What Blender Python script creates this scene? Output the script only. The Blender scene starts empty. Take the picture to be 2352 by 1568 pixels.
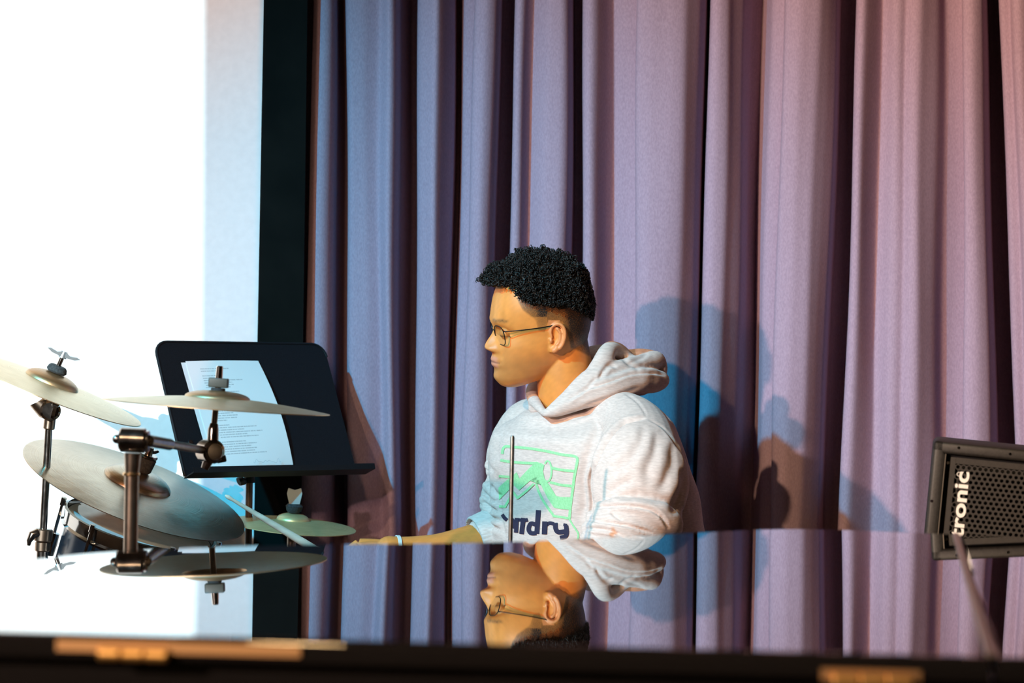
import bpy, bmesh, math, random
import numpy as np
from mathutils import Vector, Matrix, Euler
from mathutils.bvhtree import BVHTree

random.seed(7); np.random.seed(7)
SC = bpy.context.scene
COL = SC.collection

# ------------------------------------------------------------------ camera
FPX = 85.0 / 36.0 * 2352.0          # focal length in photo pixels
CAM_Z = 1.2295                      # eye height of the photographer
ROLL = math.radians(1.05)
CR, SR = math.cos(ROLL), math.sin(ROLL)
cam_data = bpy.data.cameras.new('camera')
cam_data.lens = 85.0; cam_data.sensor_width = 36.0
cam_data.clip_start = 0.05; cam_data.clip_end = 60
cam_data.dof.use_dof = True
cam_data.dof.focus_distance = 4.27
cam_data.dof.aperture_fstop = 5.4
cam = bpy.data.objects.new('camera', cam_data); COL.objects.link(cam)
_r = Vector((CR, 0, SR)); _u = Vector((-SR, 0, CR)); _b = Vector((0, -1, 0))
cam.matrix_world = Matrix(((_r.x, _u.x, _b.x, 0), (_r.y, _u.y, _b.y, 0), (_r.z, _u.z, _b.z, CAM_Z), (0, 0, 0, 1)))
SC.camera = cam

def P(px, py, d):
    """world point seen at photo pixel (px,py) at distance d in front of the camera"""
    dx, dy = px - 1176.0, 784.0 - py
    return Vector(((dx * CR - dy * SR) * d / FPX, d, CAM_Z + (dx * SR + dy * CR) * d / FPX))

def PZ(px, py, z):
    """world point on the horizontal plane at height z"""
    dx, dy = px - 1176.0, 784.0 - py
    t = (dx * SR + dy * CR) / FPX
    return P(px, py, (z - CAM_Z) / t)

# ------------------------------------------------------------------ view / world / lights
SC.view_settings.view_transform = 'Standard'
SC.view_settings.look = 'None'
SC.view_settings.exposure = 0.0
SC.view_settings.gamma = 1.0
SC.view_settings.use_curve_mapping = False
SC.cycles.use_denoising = True
SC.cycles.max_bounces = 10
SC.cycles.sample_clamp_indirect = 6.0

world = bpy.data.worlds.new('hall_ambient'); SC.world = world
world.use_nodes = True
world.node_tree.nodes['Background'].inputs[0].default_value = (0.9, 0.75, 0.6, 1)
world.node_tree.nodes['Background'].inputs[1].default_value = 0.012

def spot(name, loc, target, color, power, size_deg, blend, radius):
    l = bpy.data.lights.new(name, 'SPOT'); l.color = color; l.energy = power
    l.spot_size = math.radians(size_deg); l.spot_blend = blend; l.shadow_soft_size = radius
    o = bpy.data.objects.new(name, l); COL.objects.link(o)
    o.location = loc
    o.rotation_euler = (Vector(target) - Vector(loc)).to_track_quat('-Z', 'Y').to_euler()
    return o

# warm stage lamp, upper left of the photographer
spot('warm_stage_lamp', (-2.00, 0.53, 3.10), (2.65, 4.8, 0.90), (1.0, 0.70, 0.38), 770, 58, 1.0, 0.035)
# blue stage lamp, higher and closer to the stage
spot('blue_stage_lamp', (-2.50, 1.33, 3.40), (0.12, 4.8, 0.78), (0.02, 0.64, 1.0), 1160, 33, 1.0, 0.04)
# dim rose stage lamp, low on the far left
spot('rose_stage_lamp', (-2.66, -0.20, 2.14), (2.85, 4.8, 0.90), (1.0, 0.70, 0.58), 1120, 53, 1.0, 0.05)
# added soft warm fill, tinting the screen and the cymbals before it
spot('screen_fill', (-0.9, -1.2, 3.45), (-2.2, 4.8, 0.9), (1.0, 0.66, 0.38), 1450, 38, 1.0, 0.25)

# small warm fill light added behind the photographer, catching the piano hinges
spot('hinge_fill', (-0.75, -0.9, 1.75), (-0.15, 1.83, 0.97), (1.0, 0.62, 0.28), 55, 20, 0.8, 0.10)

# ceiling projector: throws a white slide; a warm strip is added to tint the bare screen
SCREEN_Y = 4.795
PROJ = Vector((-2.60, -1.40, 2.50))
def make_projector_light():
    l = bpy.data.lights.new('projector_beam', 'SPOT')
    l.energy = 2600; l.spot_size = math.radians(62); l.spot_blend = 0.0; l.shadow_soft_size = 0.012
    o = bpy.data.objects.new('projector_beam', l); COL.objects.link(o)
    o.location = PROJ
    o.rotation_euler = (math.radians(90), 0, 0)           # beam axis along +Y, slide edges follow world axes
    l.use_nodes = True
    nt = l.node_tree; N = nt.nodes; L = nt.links
    em = N['Emission']
    tc = N.new('ShaderNodeTexCoord'); sp = N.new('ShaderNodeSeparateXYZ')
    L.new(tc.outputs['Normal'], sp.inputs[0])
    def m(op, a, b):
        n = N.new('ShaderNodeMath'); n.operation = op
        for i, v in enumerate((a, b)):
            if isinstance(v, (int, float)): n.inputs[i].default_value = v
            else: L.new(v, n.inputs[i])
        return n.outputs[0]
    az = m('ABSOLUTE', sp.outputs[2], 0)
    u = m('DIVIDE', sp.outputs[0], az); v = m('DIVIDE', sp.outputs[1], az)
    D = SCREEN_Y - PROJ.y
    def ux(px, py): return (P(px, py, SCREEN_Y).x - PROJ.x) / D
    def vz(px, py): return (P(px, py, SCREEN_Y).z - PROJ.z) / D
    # the slide edge leans with the photograph: u grows slightly with v
    k1 = (ux(466, 0) - ux(455, 1240)) / (vz(466, 0) - vz(455, 1240)); c1 = ux(466, 0) - k1 * vz(466, 0)
    k2 = (ux(604, 0) - ux(582, 1240)) / (vz(604, 0) - vz(582, 1240)); c2 = ux(604, 0) - k2 * vz(604, 0)
    white = m('LESS_THAN', u, m('ADD', m('MULTIPLY', v, k1), c1)); inside = m('LESS_THAN', u, m('ADD', m('MULTIPLY', v, k2), c2))
    ramp = N.new('ShaderNodeValToRGB'); v0, v1 = vz(520, 1300), vz(520, 0)     # added warm fill over the bare screen strip: stronger at the top, fainter below
    L.new(m('DIVIDE', m('SUBTRACT', v, v0), v1 - v0), ramp.inputs[0]); cr = ramp.color_ramp
    cols = [(0.0, (0.20, 0.04, 0.0)), (0.55, (0.24, 0.05, 0.0)), (0.75, (0.25, 0.06, 0.0)), (1.0, (0.36, 0.12, 0.02))]
    while len(cr.elements) < len(cols): cr.elements.new(0.5)
    for e, (p, c) in zip(cr.elements, cols): e.position = p; e.color = (*c, 1)
    mix = N.new('ShaderNodeMix'); mix.data_type = 'RGBA'
    L.new(white, mix.inputs[0]); L.new(ramp.outputs[0], mix.inputs[6]); mix.inputs[7].default_value = (0.97, 1.0, 0.97, 1)
    L.new(mix.outputs[2], em.inputs[0])
    L.new(m('MULTIPLY', inside, m('GREATER_THAN', v, -0.45)), em.inputs[1])
    return o
make_projector_light()

# ------------------------------------------------------------------ materials
MATS = {}
def mat(name, color=(0.5, 0.5, 0.5), rough=0.5, metal=0.0, **kw):
    if name in MATS: return MATS[name]
    m = bpy.data.materials.new(name); m.use_nodes = True
    nt = m.node_tree; b = nt.nodes['Principled BSDF']
    b.inputs['Base Color'].default_value = (*color, 1); b.inputs['Roughness'].default_value = rough
    b.inputs['Metallic'].default_value = metal
    for k, v in kw.items():
        k2 = k.replace('_', ' ')
        if k2 in b.inputs: b.inputs[k2].default_value = v
    MATS[name] = m
    return m

def noise_color(m, c1, c2, scale=(20, 20, 20), detail=4, lo=0.35, hi=0.65, coord='Object', bump=0.0, bump_scale=None, rough=None):
    nt = m.node_tree; N = nt.nodes; L = nt.links; b = N['Principled BSDF']
    tc = N.new('ShaderNodeTexCoord'); mp = N.new('ShaderNodeMapping'); mp.inputs['Scale'].default_value = scale
    L.new(tc.outputs[coord], mp.inputs[0])
    nz = N.new('ShaderNodeTexNoise'); nz.inputs['Scale'].default_value = 1.0; nz.inputs['Detail'].default_value = detail
    L.new(mp.outputs[0], nz.inputs['Vector'])
    r = N.new('ShaderNodeValToRGB'); r.color_ramp.elements[0].position = lo; r.color_ramp.elements[1].position = hi
    r.color_ramp.elements[0].color = (*c1, 1); r.color_ramp.elements[1].color = (*c2, 1)
    L.new(nz.outputs[0], r.inputs[0]); L.new(r.outputs[0], b.inputs['Base Color'])
    if rough:
        r2 = N.new('ShaderNodeMapRange'); r2.inputs[3].default_value = rough[0]; r2.inputs[4].default_value = rough[1]
        L.new(nz.outputs[0], r2.inputs[0]); L.new(r2.outputs[0], b.inputs['Roughness'])
    if bump:
        bm_ = N.new('ShaderNodeBump'); bm_.inputs['Strength'].default_value = bump; bm_.inputs['Distance'].default_value = bump_scale or 0.001
        L.new(nz.outputs[0], bm_.inputs['Height']); L.new(bm_.outputs[0], b.inputs['Normal'])
    return m

# ------------------------------------------------------------------ object helpers
def link(name, me, m=None, parent=None, smooth=True):
    if m is not None and not me.materials: me.materials.append(m)
    if smooth:
        for p in me.polygons: p.use_smooth = True
    o = bpy.data.objects.new(name, me); COL.objects.link(o)
    if parent is not None:
        o.parent = parent
        o.matrix_parent_inverse = Matrix.Identity(4)
    return o

def tag(o, label=None, cat=None, group=None, kind=None):
    if label: o['label'] = label
    if cat: o['category'] = cat
    if group: o['group'] = group
    if kind: o['kind'] = kind
    return o

def thing(name, loc, label, cat, group=None, rot=(0, 0, 0)):
    o = bpy.data.objects.new(name, None); COL.objects.link(o)
    o.location = loc; o.rotation_euler = rot; o.empty_display_size = 0.05
    bpy.context.view_layer.update()
    return tag(o, label, cat, group)

class MB:
    """collects simple shapes in world space, then links them as one mesh (made local to the parent)"""
    def __init__(self): self.v = []; self.f = []
    def add(self, vs, fs, M=None):
        n = len(self.v)
        for q in vs:
            q = Vector(q)
            self.v.append(tuple(M @ q) if M is not None else tuple(q))
        self.f += [tuple(i + n for i in f) for f in fs]
        return self
    def box(self, c, s, M=None, bevel=0.0):
        x, y, z = (k / 2 for k in s); c = Vector(c)
        if bevel <= 0:
            vs = [c + Vector((a * x, b * y, d * z)) for a in (-1, 1) for b in (-1, 1) for d in (-1, 1)]
            fs = [(0, 1, 3, 2), (4, 6, 7, 5), (0, 4, 5, 1), (2, 3, 7, 6), (0, 2, 6, 4), (1, 5, 7, 3)]
            return self.add(vs, fs, M)
        bm = bmesh.new(); bmesh.ops.create_cube(bm, size=1)
        for v in bm.verts: v.co = Vector((v.co.x * s[0], v.co.y * s[1], v.co.z * s[2])) + c
        bmesh.ops.bevel(bm, geom=bm.edges[:], offset=bevel, segments=3, profile=0.5, affect='EDGES')
        bm.verts.index_update()
        r = self.add([v.co for v in bm.verts], [[v.index for v in f.verts] for f in bm.faces], M); bm.free(); return r
    def tube(self, pts, rad, seg=12, cap=True, flat=None):
        """swept tube; rad a number or list; flat=(axis vector, factor) squashes the section"""
        pts = [Vector(p) for p in pts]; n = len(pts)
        rad = [rad] * n if isinstance(rad, (int, float)) else list(rad)
        tans = []
        for i in range(n):
            t = (pts[min(i + 1, n - 1)] - pts[max(i - 1, 0)])
            tans.append(t.normalized() if t.length > 1e-9 else Vector((0, 0, 1)))
        a = tans[0].orthogonal().normalized()
        vs = []; fs = []
        for i in range(n):
            t = tans[i]; a = (a - t * a.dot(t))
            a = a.normalized() if a.length > 1e-9 else t.orthogonal().normalized()
            b = t.cross(a)
            for k in range(seg):
                th = 2 * math.pi * k / seg
                off = (a * math.cos(th) + b * math.sin(th)) * rad[i]
                if flat is not None:
                    ax = flat[0]; off = off - ax * off.dot(ax) * (1 - flat[1])
                vs.append(pts[i] + off)
        for i in range(n - 1):
            for k in range(seg):
                k2 = (k + 1) % seg
                fs.append((i * seg + k, i * seg + k2, (i + 1) * seg + k2, (i + 1) * seg + k))
        if cap:
            fs.append(tuple(range(seg - 1, -1, -1))); fs.append(tuple((n - 1) * seg + k for k in range(seg)))
        return self.add(vs, fs)
    def lathe(self, prof, axis_o, axis_d, seg=32, close=False):
        """prof: list of (radius, height along axis)"""
        axis_o = Vector(axis_o); d = Vector(axis_d).normalized(); a = d.orthogonal().normalized(); b = d.cross(a)
        vs = []; fs = []; n = len(prof)
        for r, h in prof:
            for k in range(seg):
                th = 2 * math.pi * k / seg
                vs.append(axis_o + d * h + (a * math.cos(th) + b * math.sin(th)) * r)
        rng = range(n if close else n - 1)
        for i in rng:
            j = (i + 1) % n
            for k in range(seg):
                k2 = (k + 1) % seg
                fs.append((i * seg + k, i * seg + k2, j * seg + k2, j * seg + k))
        if not close:
            if prof[0][0] > 1e-6: fs.append(tuple(range(seg - 1, -1, -1)))
            if prof[-1][0] > 1e-6: fs.append(tuple((n - 1) * seg + k for k in range(seg)))
        return self.add(vs, fs)
    def cyl(self, p0, p1, r0, r1=None, seg=20, bevel=0.0):
        p0, p1 = Vector(p0), Vector(p1); L_ = (p1 - p0).length
        if r1 is None: r1 = r0
        if bevel > 0:
            prof = [(max(r0 - bevel, 1e-4), 0), (r0, bevel), (r1, L_ - bevel), (max(r1 - bevel, 1e-4), L_)]
        else: prof = [(r0, 0), (r1, L_)]
        return self.lathe(prof, p0, p1 - p0, seg)
    def sphere(self, c, r, seg=16, rings=10, scale=(1, 1, 1)):
        c = Vector(c)
        bm = bmesh.new(); bmesh.ops.create_uvsphere(bm, u_segments=seg, v_segments=rings, radius=r)
        bm.verts.index_update()
        out = self.add([c + Vector((v.co.x * scale[0], v.co.y * scale[1], v.co.z * scale[2])) for v in bm.verts], [[v.index for v in f.verts] for f in bm.faces])
        bm.free(); return out
    def build(self, name, m, parent=None, smooth=True, sharp=35):
        me = bpy.data.meshes.new(name)
        vs = self.v
        if parent is not None:
            inv = parent.matrix_world.inverted(); vs = [tuple(inv @ Vector(q)) for q in vs]
        me.from_pydata(vs, [], self.f); me.validate(); me.update()
        bm = bmesh.new(); bm.from_mesh(me); bmesh.ops.recalc_face_normals(bm, faces=bm.faces[:]); bm.to_mesh(me); bm.free()
        o = link(name, me, m, parent, smooth)
        if smooth and sharp: me.set_sharp_from_angle(angle=math.radians(sharp))
        bpy.context.view_layer.update()
        return o

def spline(pts, n):
    """Catmull-Rom through pts -> n points (works on any tuple length)"""
    A = np.array([list(p) for p in pts], float); m = len(A)
    if m < 3:
        t = np.linspace(0, 1, n)[:, None]; return A[0] * (1 - t) + A[-1] * t
    ext = np.vstack([2 * A[0] - A[1], A, 2 * A[-1] - A[-2]])
    u = np.linspace(0, m - 1, n); i = np.minimum(u.astype(int), m - 2); t = (u - i)[:, None]
    p0, p1, p2, p3 = ext[i], ext[i + 1], ext[i + 2], ext[i + 3]
    return 0.5 * ((2 * p1) + (-p0 + p2) * t + (2 * p0 - 5 * p1 + 4 * p2 - p3) * t ** 2 + (-p0 + 3 * p1 - 3 * p2 + p3) * t ** 3)
# ================================================================== the hall
def hall():
    wood = noise_color(mat('stage_boards', rough=0.45), (0.05, 0.03, 0.018), (0.10, 0.06, 0.035), scale=(2, 40, 2), bump=0.2)
    plaster = noise_color(mat('brown_plaster', rough=0.8), (0.10, 0.075, 0.055), (0.14, 0.10, 0.075), scale=(3, 3, 3))
    black = noise_color(mat('black_back_wall', rough=0.9), (0.012, 0.011, 0.010), (0.02, 0.018, 0.016), scale=(4, 4, 4))
    def slab(name, c, s, m):
        b = MB().box(c, s); return tag(b.build(name, m, smooth=False), kind='structure')
    slab('floor', (0, 0.7, -0.05), (9, 10.4, 0.1), wood)
    slab('wall_back', (0, 5.55, 1.9), (9, 0.1, 3.8), black)
    slab('wall_left', (-4.55, 0.7, 1.9), (0.1, 10.4, 3.8), plaster)
    slab('wall_right', (4.55, 0.7, 1.9), (0.1, 10.4, 3.8), plaster)
    slab('wall_rear', (0, -4.55, 1.9), (9, 0.1, 3.8), plaster)
    slab('ceiling', (0, 0.7, 3.85), (9, 10.4, 0.1), plaster)
hall()

# ================================================================== stage curtain
CURT_Y = 4.86
def curtain():
    pts = []
    def step(x, db, df):
        if db <= -.055: db *= 1.7
        pts.extend([(x + 9, db), (x + 3, db + 0.35 * (df - db)), (x - 2, df - 0.012), (x + 4, df)])
    def run(*a): pts.extend(a)
    run((560, -.05), (640, -.05), (700, -.045), (712, -.05))
    step(722, -.05, .028)
    run((745, .034), (758, .026), (768, .005), (774, -.05), (790, -.07))
    step(800, -.07, .015)
    run((840, .02), (876, .010), (882, .020), (895, .042), (906, .032), (914, .0), (920, -.05), (945, -.07))
    step(962, -.07, .0)
    run((980, .010), (998, .030), (1010, .016), (1030, -.016), (1040, -.03), (1048, -.055), (1062, -.06), (1070, -.035), (1088, -.028))
    step(1096, -.028, .02)
    run((1120, .028), (1138, .018), (1149, -.005), (1156, -.06), (1178, -.07))
    step(1190, -.07, .012)
    run((1204, .012), (1214, -.008), (1226, -.024), (1240, -.008), (1260, .014), (1290, .02), (1302, .010), (1312, -.03), (1317, -.07), (1331, -.07))
    step(1342, -.07, .02)
    run((1358, .024), (1370, .014), (1395, -.022), (1412, -.040), (1430, -.03), (1460, -.022))
    step(1469, -.022, .028)
    run((1500, .036), (1545, .037), (1572, .033), (1582, .022), (1604, -.002), (1616, -.03), (1623, -.07))
    step(1632, -.07, .02)
    run((1650, .026), (1674, .022), (1686, .005), (1712, -.022), (1732, -.055), (1756, -.066), (1778, -.045), (1798, -.035))
    step(1807, -.035, .024)
    run((1840, .034), (1878, .028), (1900, .006), (1920, -.02), (1931, -.08), (1956, -.095))
    step(1972, -.095, .015)
    run((1985, .018), (1994, .008), (2014, -.018), (2028, -.034), (2042, -.024), (2060, -.002), (2072, .003), (2085, -.005),
        (2100, .012), (2114, .017), (2128, .004), (2150, -.014), (2168, -.045), (2192, -.05))
    step(2212, -.05, .014)
    run((2232, .02), (2252, .008), (2262, -.03), (2267, -.09), (2288, -.10))
    step(2301, -.10, -.01)
    run((2326, -.012), (2333, .008), (2345, .016), (2370, .0), (2390, -.05), (2405, -.06))
    x = 2420
    while x < 3500:
        w = random.uniform(110, 170)
        step(x, -.07, .01); run((x + .3 * w, .03), (x + .6 * w, .02), (x + .75 * w, -.02), (x + .82 * w, -.07))
        x += w
    lean = [(560, -16), (705, -15), (722, -27), (800, 0), (962, 0), (1010, -6), (1096, -40), (1190, -25), (1342, -7), (1469, -12), (1632, -28), (1807, -32),
            (1972, -38), (2070, -22), (2212, 6), (2301, 35), (2420, 30), (3600, 0)]
    lx = [a for a, _ in lean]; ly = [b for _, b in lean]
    # dense resample of the profile
    pts = [(x, d * 1.7 if d <= -.055 else d) for x, d in pts] if False else pts
    A = np.array([(x, (d * 1.7 if (-.105 < d <= -.055) else d)) for x, d in pts]); out = []
    for i in range(len(A) - 1):
        seg = np.linalg.norm((A[i + 1] - A[i]) * [0.00087, 1.0]); n = max(2, int(seg / 0.004))
        for k in range(n): out.append(A[i] + (A[i + 1] - A[i]) * k / n)
    A = np.array(out)
    for _ in range(3):                                    # soften the plan curve
        B = A.copy(); B[1:-1] = 0.25 * A[:-2] + 0.5 * A[1:-1] + 0.25 * A[2:]; A = B
    zs = np.concatenate([np.linspace(0.03, 0.8, 8), np.linspace(0.85, 2.1, 46), np.linspace(2.2, 3.55, 14)])
    ph = np.random.rand(len(A)) * 0
    vs = []; n = len(A)
    for z in zs:
        for j, (x, d) in enumerate(A):
            dep = CURT_Y - d
            t = P(x, 0, dep); b = P(x + np.interp(x, lx, ly), 1100, dep)
            k = (z - b.z) / (t.z - b.z); k = max(-0.6, min(1.8, k))
            wob = 0.0028 * math.sin(z * 3.1 + x * 0.021) + 0.0016 * math.sin(z * 7.3 + x * 0.05)
            wd = 0.004 * math.sin(z * 2.3 + x * 0.013) + 0.0025 * math.sin(z * 5.7 - x * 0.031)
            vs.append((b.x + (t.x - b.x) * k + wob, dep + wd, z))
    fs = [(i * n + j, i * n + j + 1, (i + 1) * n + j + 1, (i + 1) * n + j) for i in range(len(zs) - 1) for j in range(n - 1)]
    me = bpy.data.meshes.new('stage_curtain'); me.from_pydata(vs, [], fs); me.update()
    m = mat('curtain_cloth', (0.33, 0.28, 0.33), 0.92, **{'Specular IOR Level': 0.15})
    m = noise_color(m, (0.36, 0.24, 0.315), (0.44, 0.30, 0.385), scale=(420, 420, 160), detail=3, bump=0.25, bump_scale=0.0006)
    o = link('stage_curtain', me, m)
    sol = o.modifiers.new('thick', 'SOLIDIFY'); sol.thickness = 0.002; sol.offset = 1
    tag(o, 'tall mauve grey stage curtain hanging in deep vertical pleats', 'curtain')
curtain()

# ================================================================== projection screen
def screen():
    t = thing('projection_screen', (P(0, 784, SCREEN_Y).x, SCREEN_Y, 0), 'white projection screen with black right border beside the curtain', 'screen')
    cloth = noise_color(mat('screen_cloth', rough=0.85), (0.80, 0.80, 0.80), (0.84, 0.84, 0.84), scale=(60, 60, 60))
    blk = noise_color(mat('screen_border_cloth', rough=0.95, **{'Specular IOR Level': 0.1}), (0.005, 0.0045, 0.004), (0.009, 0.0075, 0.0065), scale=(9, 9, 9))
    def edge(x0, x1, z):     # x at height z of an image line through (x0,0) and (x1,1240)
        a = P(x0, 0, SCREEN_Y); b = P(x1, 1240, SCREEN_Y); k = (z - b.z) / (a.z - b.z); return b.x + (a.x - b.x) * k
    z0, z1 = 0.42, 3.1; xl = -3.0
    def sheet(name, xa0, xa1, m, y0, y1):
        mb = MB()
        for y in (y0, y1):
            mb.v += [(xa0(z0), y, z0), (xa1(z0), y, z0), (xa1(z1), y, z1), (xa0(z1), y, z1)]
        mb.f += [(0, 1, 2, 3), (7, 6, 5, 4), (0, 4, 5, 1), (1, 5, 6, 2), (2, 6, 7, 3), (3, 7, 4, 0)]
        return mb.build(name, m, t, smooth=False)
    e_r = lambda z: edge(606, 583, z); e_b = lambda z: edge(706, 690, z)
    sheet('screen_fabric', lambda z: xl, e_r, cloth, SCREEN_Y, SCREEN_Y + 0.003)
    sheet('border', e_r, e_b, blk, SCREEN_Y - 0.002, SCREEN_Y + 0.012)
    MB().box(((xl + e_b(z1)) / 2, SCREEN_Y + .005, z1 + .04), (e_b(z1) - xl, 0.02, 0.08)).build('border', blk, t, smooth=False)
    MB().box(((xl + e_b(z0)) / 2, SCREEN_Y + .005, z0 - .04), (e_b(z0) - xl, 0.02, 0.08)).build('border', blk, t, smooth=False)
    alu = mat('black_tube', (0.02, 0.02, 0.02), 0.5)
    for x in (-2.6, e_b(z0) - 0.06):
        MB().box((x, SCREEN_Y + .025, 0.25), (0.03, 0.03, 0.5)).box((x, SCREEN_Y + .0, 0.012), (0.05, 0.16, 0.024)).build('stand_leg', alu, t, smooth=False)
screen()

# ================================================================== grand piano
LID_Z = 1.0
def piano():
    t = thing('grand_piano', (0.0, 2.2, 0), 'glossy black grand piano with closed lid mirroring the drummer', 'piano')
    lac = mat('black_lacquer', (0.006, 0.0055, 0.005), 0.015, IOR=1.55, **{'Coat Weight': 1.0, 'Coat Roughness': 0.012, 'Coat IOR': 1.6})
    nt = lac.node_tree; b = nt.nodes['Principled BSDF']
    brass = mat('hinge_brass', (0.85, 0.52, 0.15), 0.42, 0.95)
    brass = noise_color(brass, (0.70, 0.40, 0.12), (0.85, 0.52, 0.18), scale=(90, 90, 90))
    steel = mat('seam_hinge_metal', (0.55, 0.47, 0.38), 0.35, 1.0)
    A = PZ(0, 1450, LID_Z); B = PZ(2352, 1511, LID_Z)
    e = (B - A).normalized(); nrm = Vector((-e.y, e.x, 0))
    near = lambda x: A + e * ((x - A.x) / e.x)
    far = [PZ(px, py, LID_Z) for px, py in ((0, 1290), (200, 1271), (430, 1258), (620, 1251.5), (800, 1249), (1000, 1247), (1172, 1243.5), (1400, 1233), (1602, 1222), (1780, 1214.5), (1960, 1217), (2195, 1227))]
    tail = [(-1.12, 1.93), (-1.13, 2.05), (-1.08, 2.18), (-0.98, 2.26), (-0.82, 2.30), (-0.66, 2.345)]
    sf = far[-1]; sn = near(PZ(2277, 1510, LID_Z).x)
    main_far = [Vector((x, y, LID_Z)) for x, y in tail] + far
    cur = [Vector(q) for q in spline([tuple(q) for q in main_far], 90)]
    main = [near(-1.07)] + cur + [sn]                       # clockwise seen from above
    end = near(1.0)
    flap = [sn + e * 0.004, sf + e * 0.004, PZ(2352, 1234, LID_Z), Vector((0.98, 3.0, LID_Z)), Vector((end.x + .04, end.y, LID_Z))]
    def plate(name, poly, z1, th, m, bev):
        bm = bmesh.new()
        top = [bm.verts.new((q.x, q.y, z1)) for q in poly]
        f = bm.faces.new(top); 
        r = bmesh.ops.extrude_face_region(bm, geom=[f]); nv = [g for g in r['geom'] if isinstance(g, bmesh.types.BMVert)]
        bmesh.ops.translate(bm, verts=nv, vec=(0, 0, -th))
        bmesh.ops.recalc_face_normals(bm, faces=bm.faces[:])
        if bev:
            ed = [g for g in bm.edges if abs(g.verts[0].co.z - g.verts[1].co.z) < 1e-6]
            bmesh.ops.bevel(bm, geom=ed, offset=bev, segments=3, profile=0.5, affect='EDGES')
        bmesh.ops.transform(bm, matrix=t.matrix_world.inverted(), verts=bm.verts[:])
        me = bpy.data.meshes.new(name); bm.to_mesh(me); bm.free()
        o = link(name, me, m, t)
        me.set_sharp_from_angle(angle=math.radians(30))
        for p in me.polygons:
            if abs(p.normal.z) > 0.99: p.use_smooth = False      # keep the broad faces perfectly flat
        bpy.context.view_layer.update()
        return o
    lid = plate('lid', main, LID_Z, 0.020, lac, 0.004)
    plate('lid_flap', flap, LID_Z, 0.020, lac, 0.004)
    # rim (case) under the lid
    c = sum(main + flap, Vector()) / len(main + flap)
    rim = [near(-1.06) + nrm * 0.018] + [q - nrm * 0.016 for q in cur] + [Vector((0.96, 2.98, LID_Z)), Vector((1.0, near(1.0).y + 0.018, LID_Z))]
    plate('rim', rim, LID_Z - 0.021, 0.30, lac, 0.003)
    # seam hinge between lid and flap
    mb = MB(); s0 = sn + (sf - sn) * 0.01; s1 = sn + (sf - sn) * 0.995
    mb.tube([s0 + Vector((0, 0, .0005)), s1 + Vector((0, 0, .0005))], 0.0042, 10, flat=(Vector((0, 0, 1)), 0.45))
    mb.build('seam_hinge', steel, lid)
    # brass butt hinges on the straight side
    M = Matrix(((e.x, nrm.x, 0, 0), (e.y, nrm.y, 0, 0), (0, 0, 1, 0), (0, 0, 0, 1)))
    def on_side(px, py, out):
        q = P(px, py, near(P(px, py, 1.84).x).y); n0 = near(q.x); n0.z = q.z; return n0 - nrm * out
    for (xa, xb, ya, yb, ka, kb) in ((130, 690, 1484, 1491, 228, 390), (1885, 2115, 1546, 1554, 1910, 2095)):
        p0 = on_side((xa + xb) / 2, (ya + yb) / 2, 0.0012); ln = (on_side(xb, yb, 0) - on_side(xa, ya, 0)).length
        Mx = Matrix.Translation(p0) @ M
        leaf = MB().box((0, 0, 0), (ln, 0.002, 0.0088), Mx)  # left leaf drawn long, standing in for a warm highlight along the lid edge
        h = leaf.build('hinge_leaf', mat('bronze_leaf', (0.42, 0.25, 0.11), 0.5, 0.9), lid)
        kp0 = on_side(ka, ya + 14, 0.005); kp1 = on_side(kb, yb + 12, 0.005); mb = MB()
        for i in range(3):
            mb.cyl(kp0 + (kp1 - kp0) * (i / 3 + .01), kp0 + (kp1 - kp0) * ((i + 1) / 3 - .01), 0.0052, bevel=0.0012)
        mb.build('hinge_knuckle', brass, h)
    for (x, y) in ((-0.8, 2.1), (0.75, 2.05), (0.75, 2.75)):
        mb = MB().lathe([(0.05, 0.675), (0.055, 0.64), (0.045, 0.6), (0.05, 0.3), (0.035, 0.12), (0.045, 0.09), (0.03, 0.07)], (x, y, 0), (0, 0, 1), 20)
        l = mb.build('leg', lac, t)
        MB().cyl((x - .015, y, .035), (x + .015, y, .035), 0.035, bevel=.004).build('caster', brass, l)
piano()
# ================================================================== shared metals
CHROME = noise_color(mat('dark_chrome', rough=0.16, metal=1.0), (0.24, 0.22, 0.205), (0.36, 0.33, 0.31), scale=(60, 60, 60), rough=(0.10, 0.24))
BRIGHT = mat('bright_chrome', (0.78, 0.79, 0.80), 0.08, 1.0)
NICKEL = noise_color(mat('worn_nickel', rough=0.3, metal=1.0), (0.27, 0.21, 0.165), (0.38, 0.31, 0.25), scale=(40, 40, 40))
FELT = noise_color(mat('black_felt', rough=0.95), (0.012, 0.014, 0.016), (0.03, 0.035, 0.038), scale=(300, 300, 300))
RUBBER = mat('black_rubber', (0.012, 0.012, 0.013), 0.6)

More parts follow.
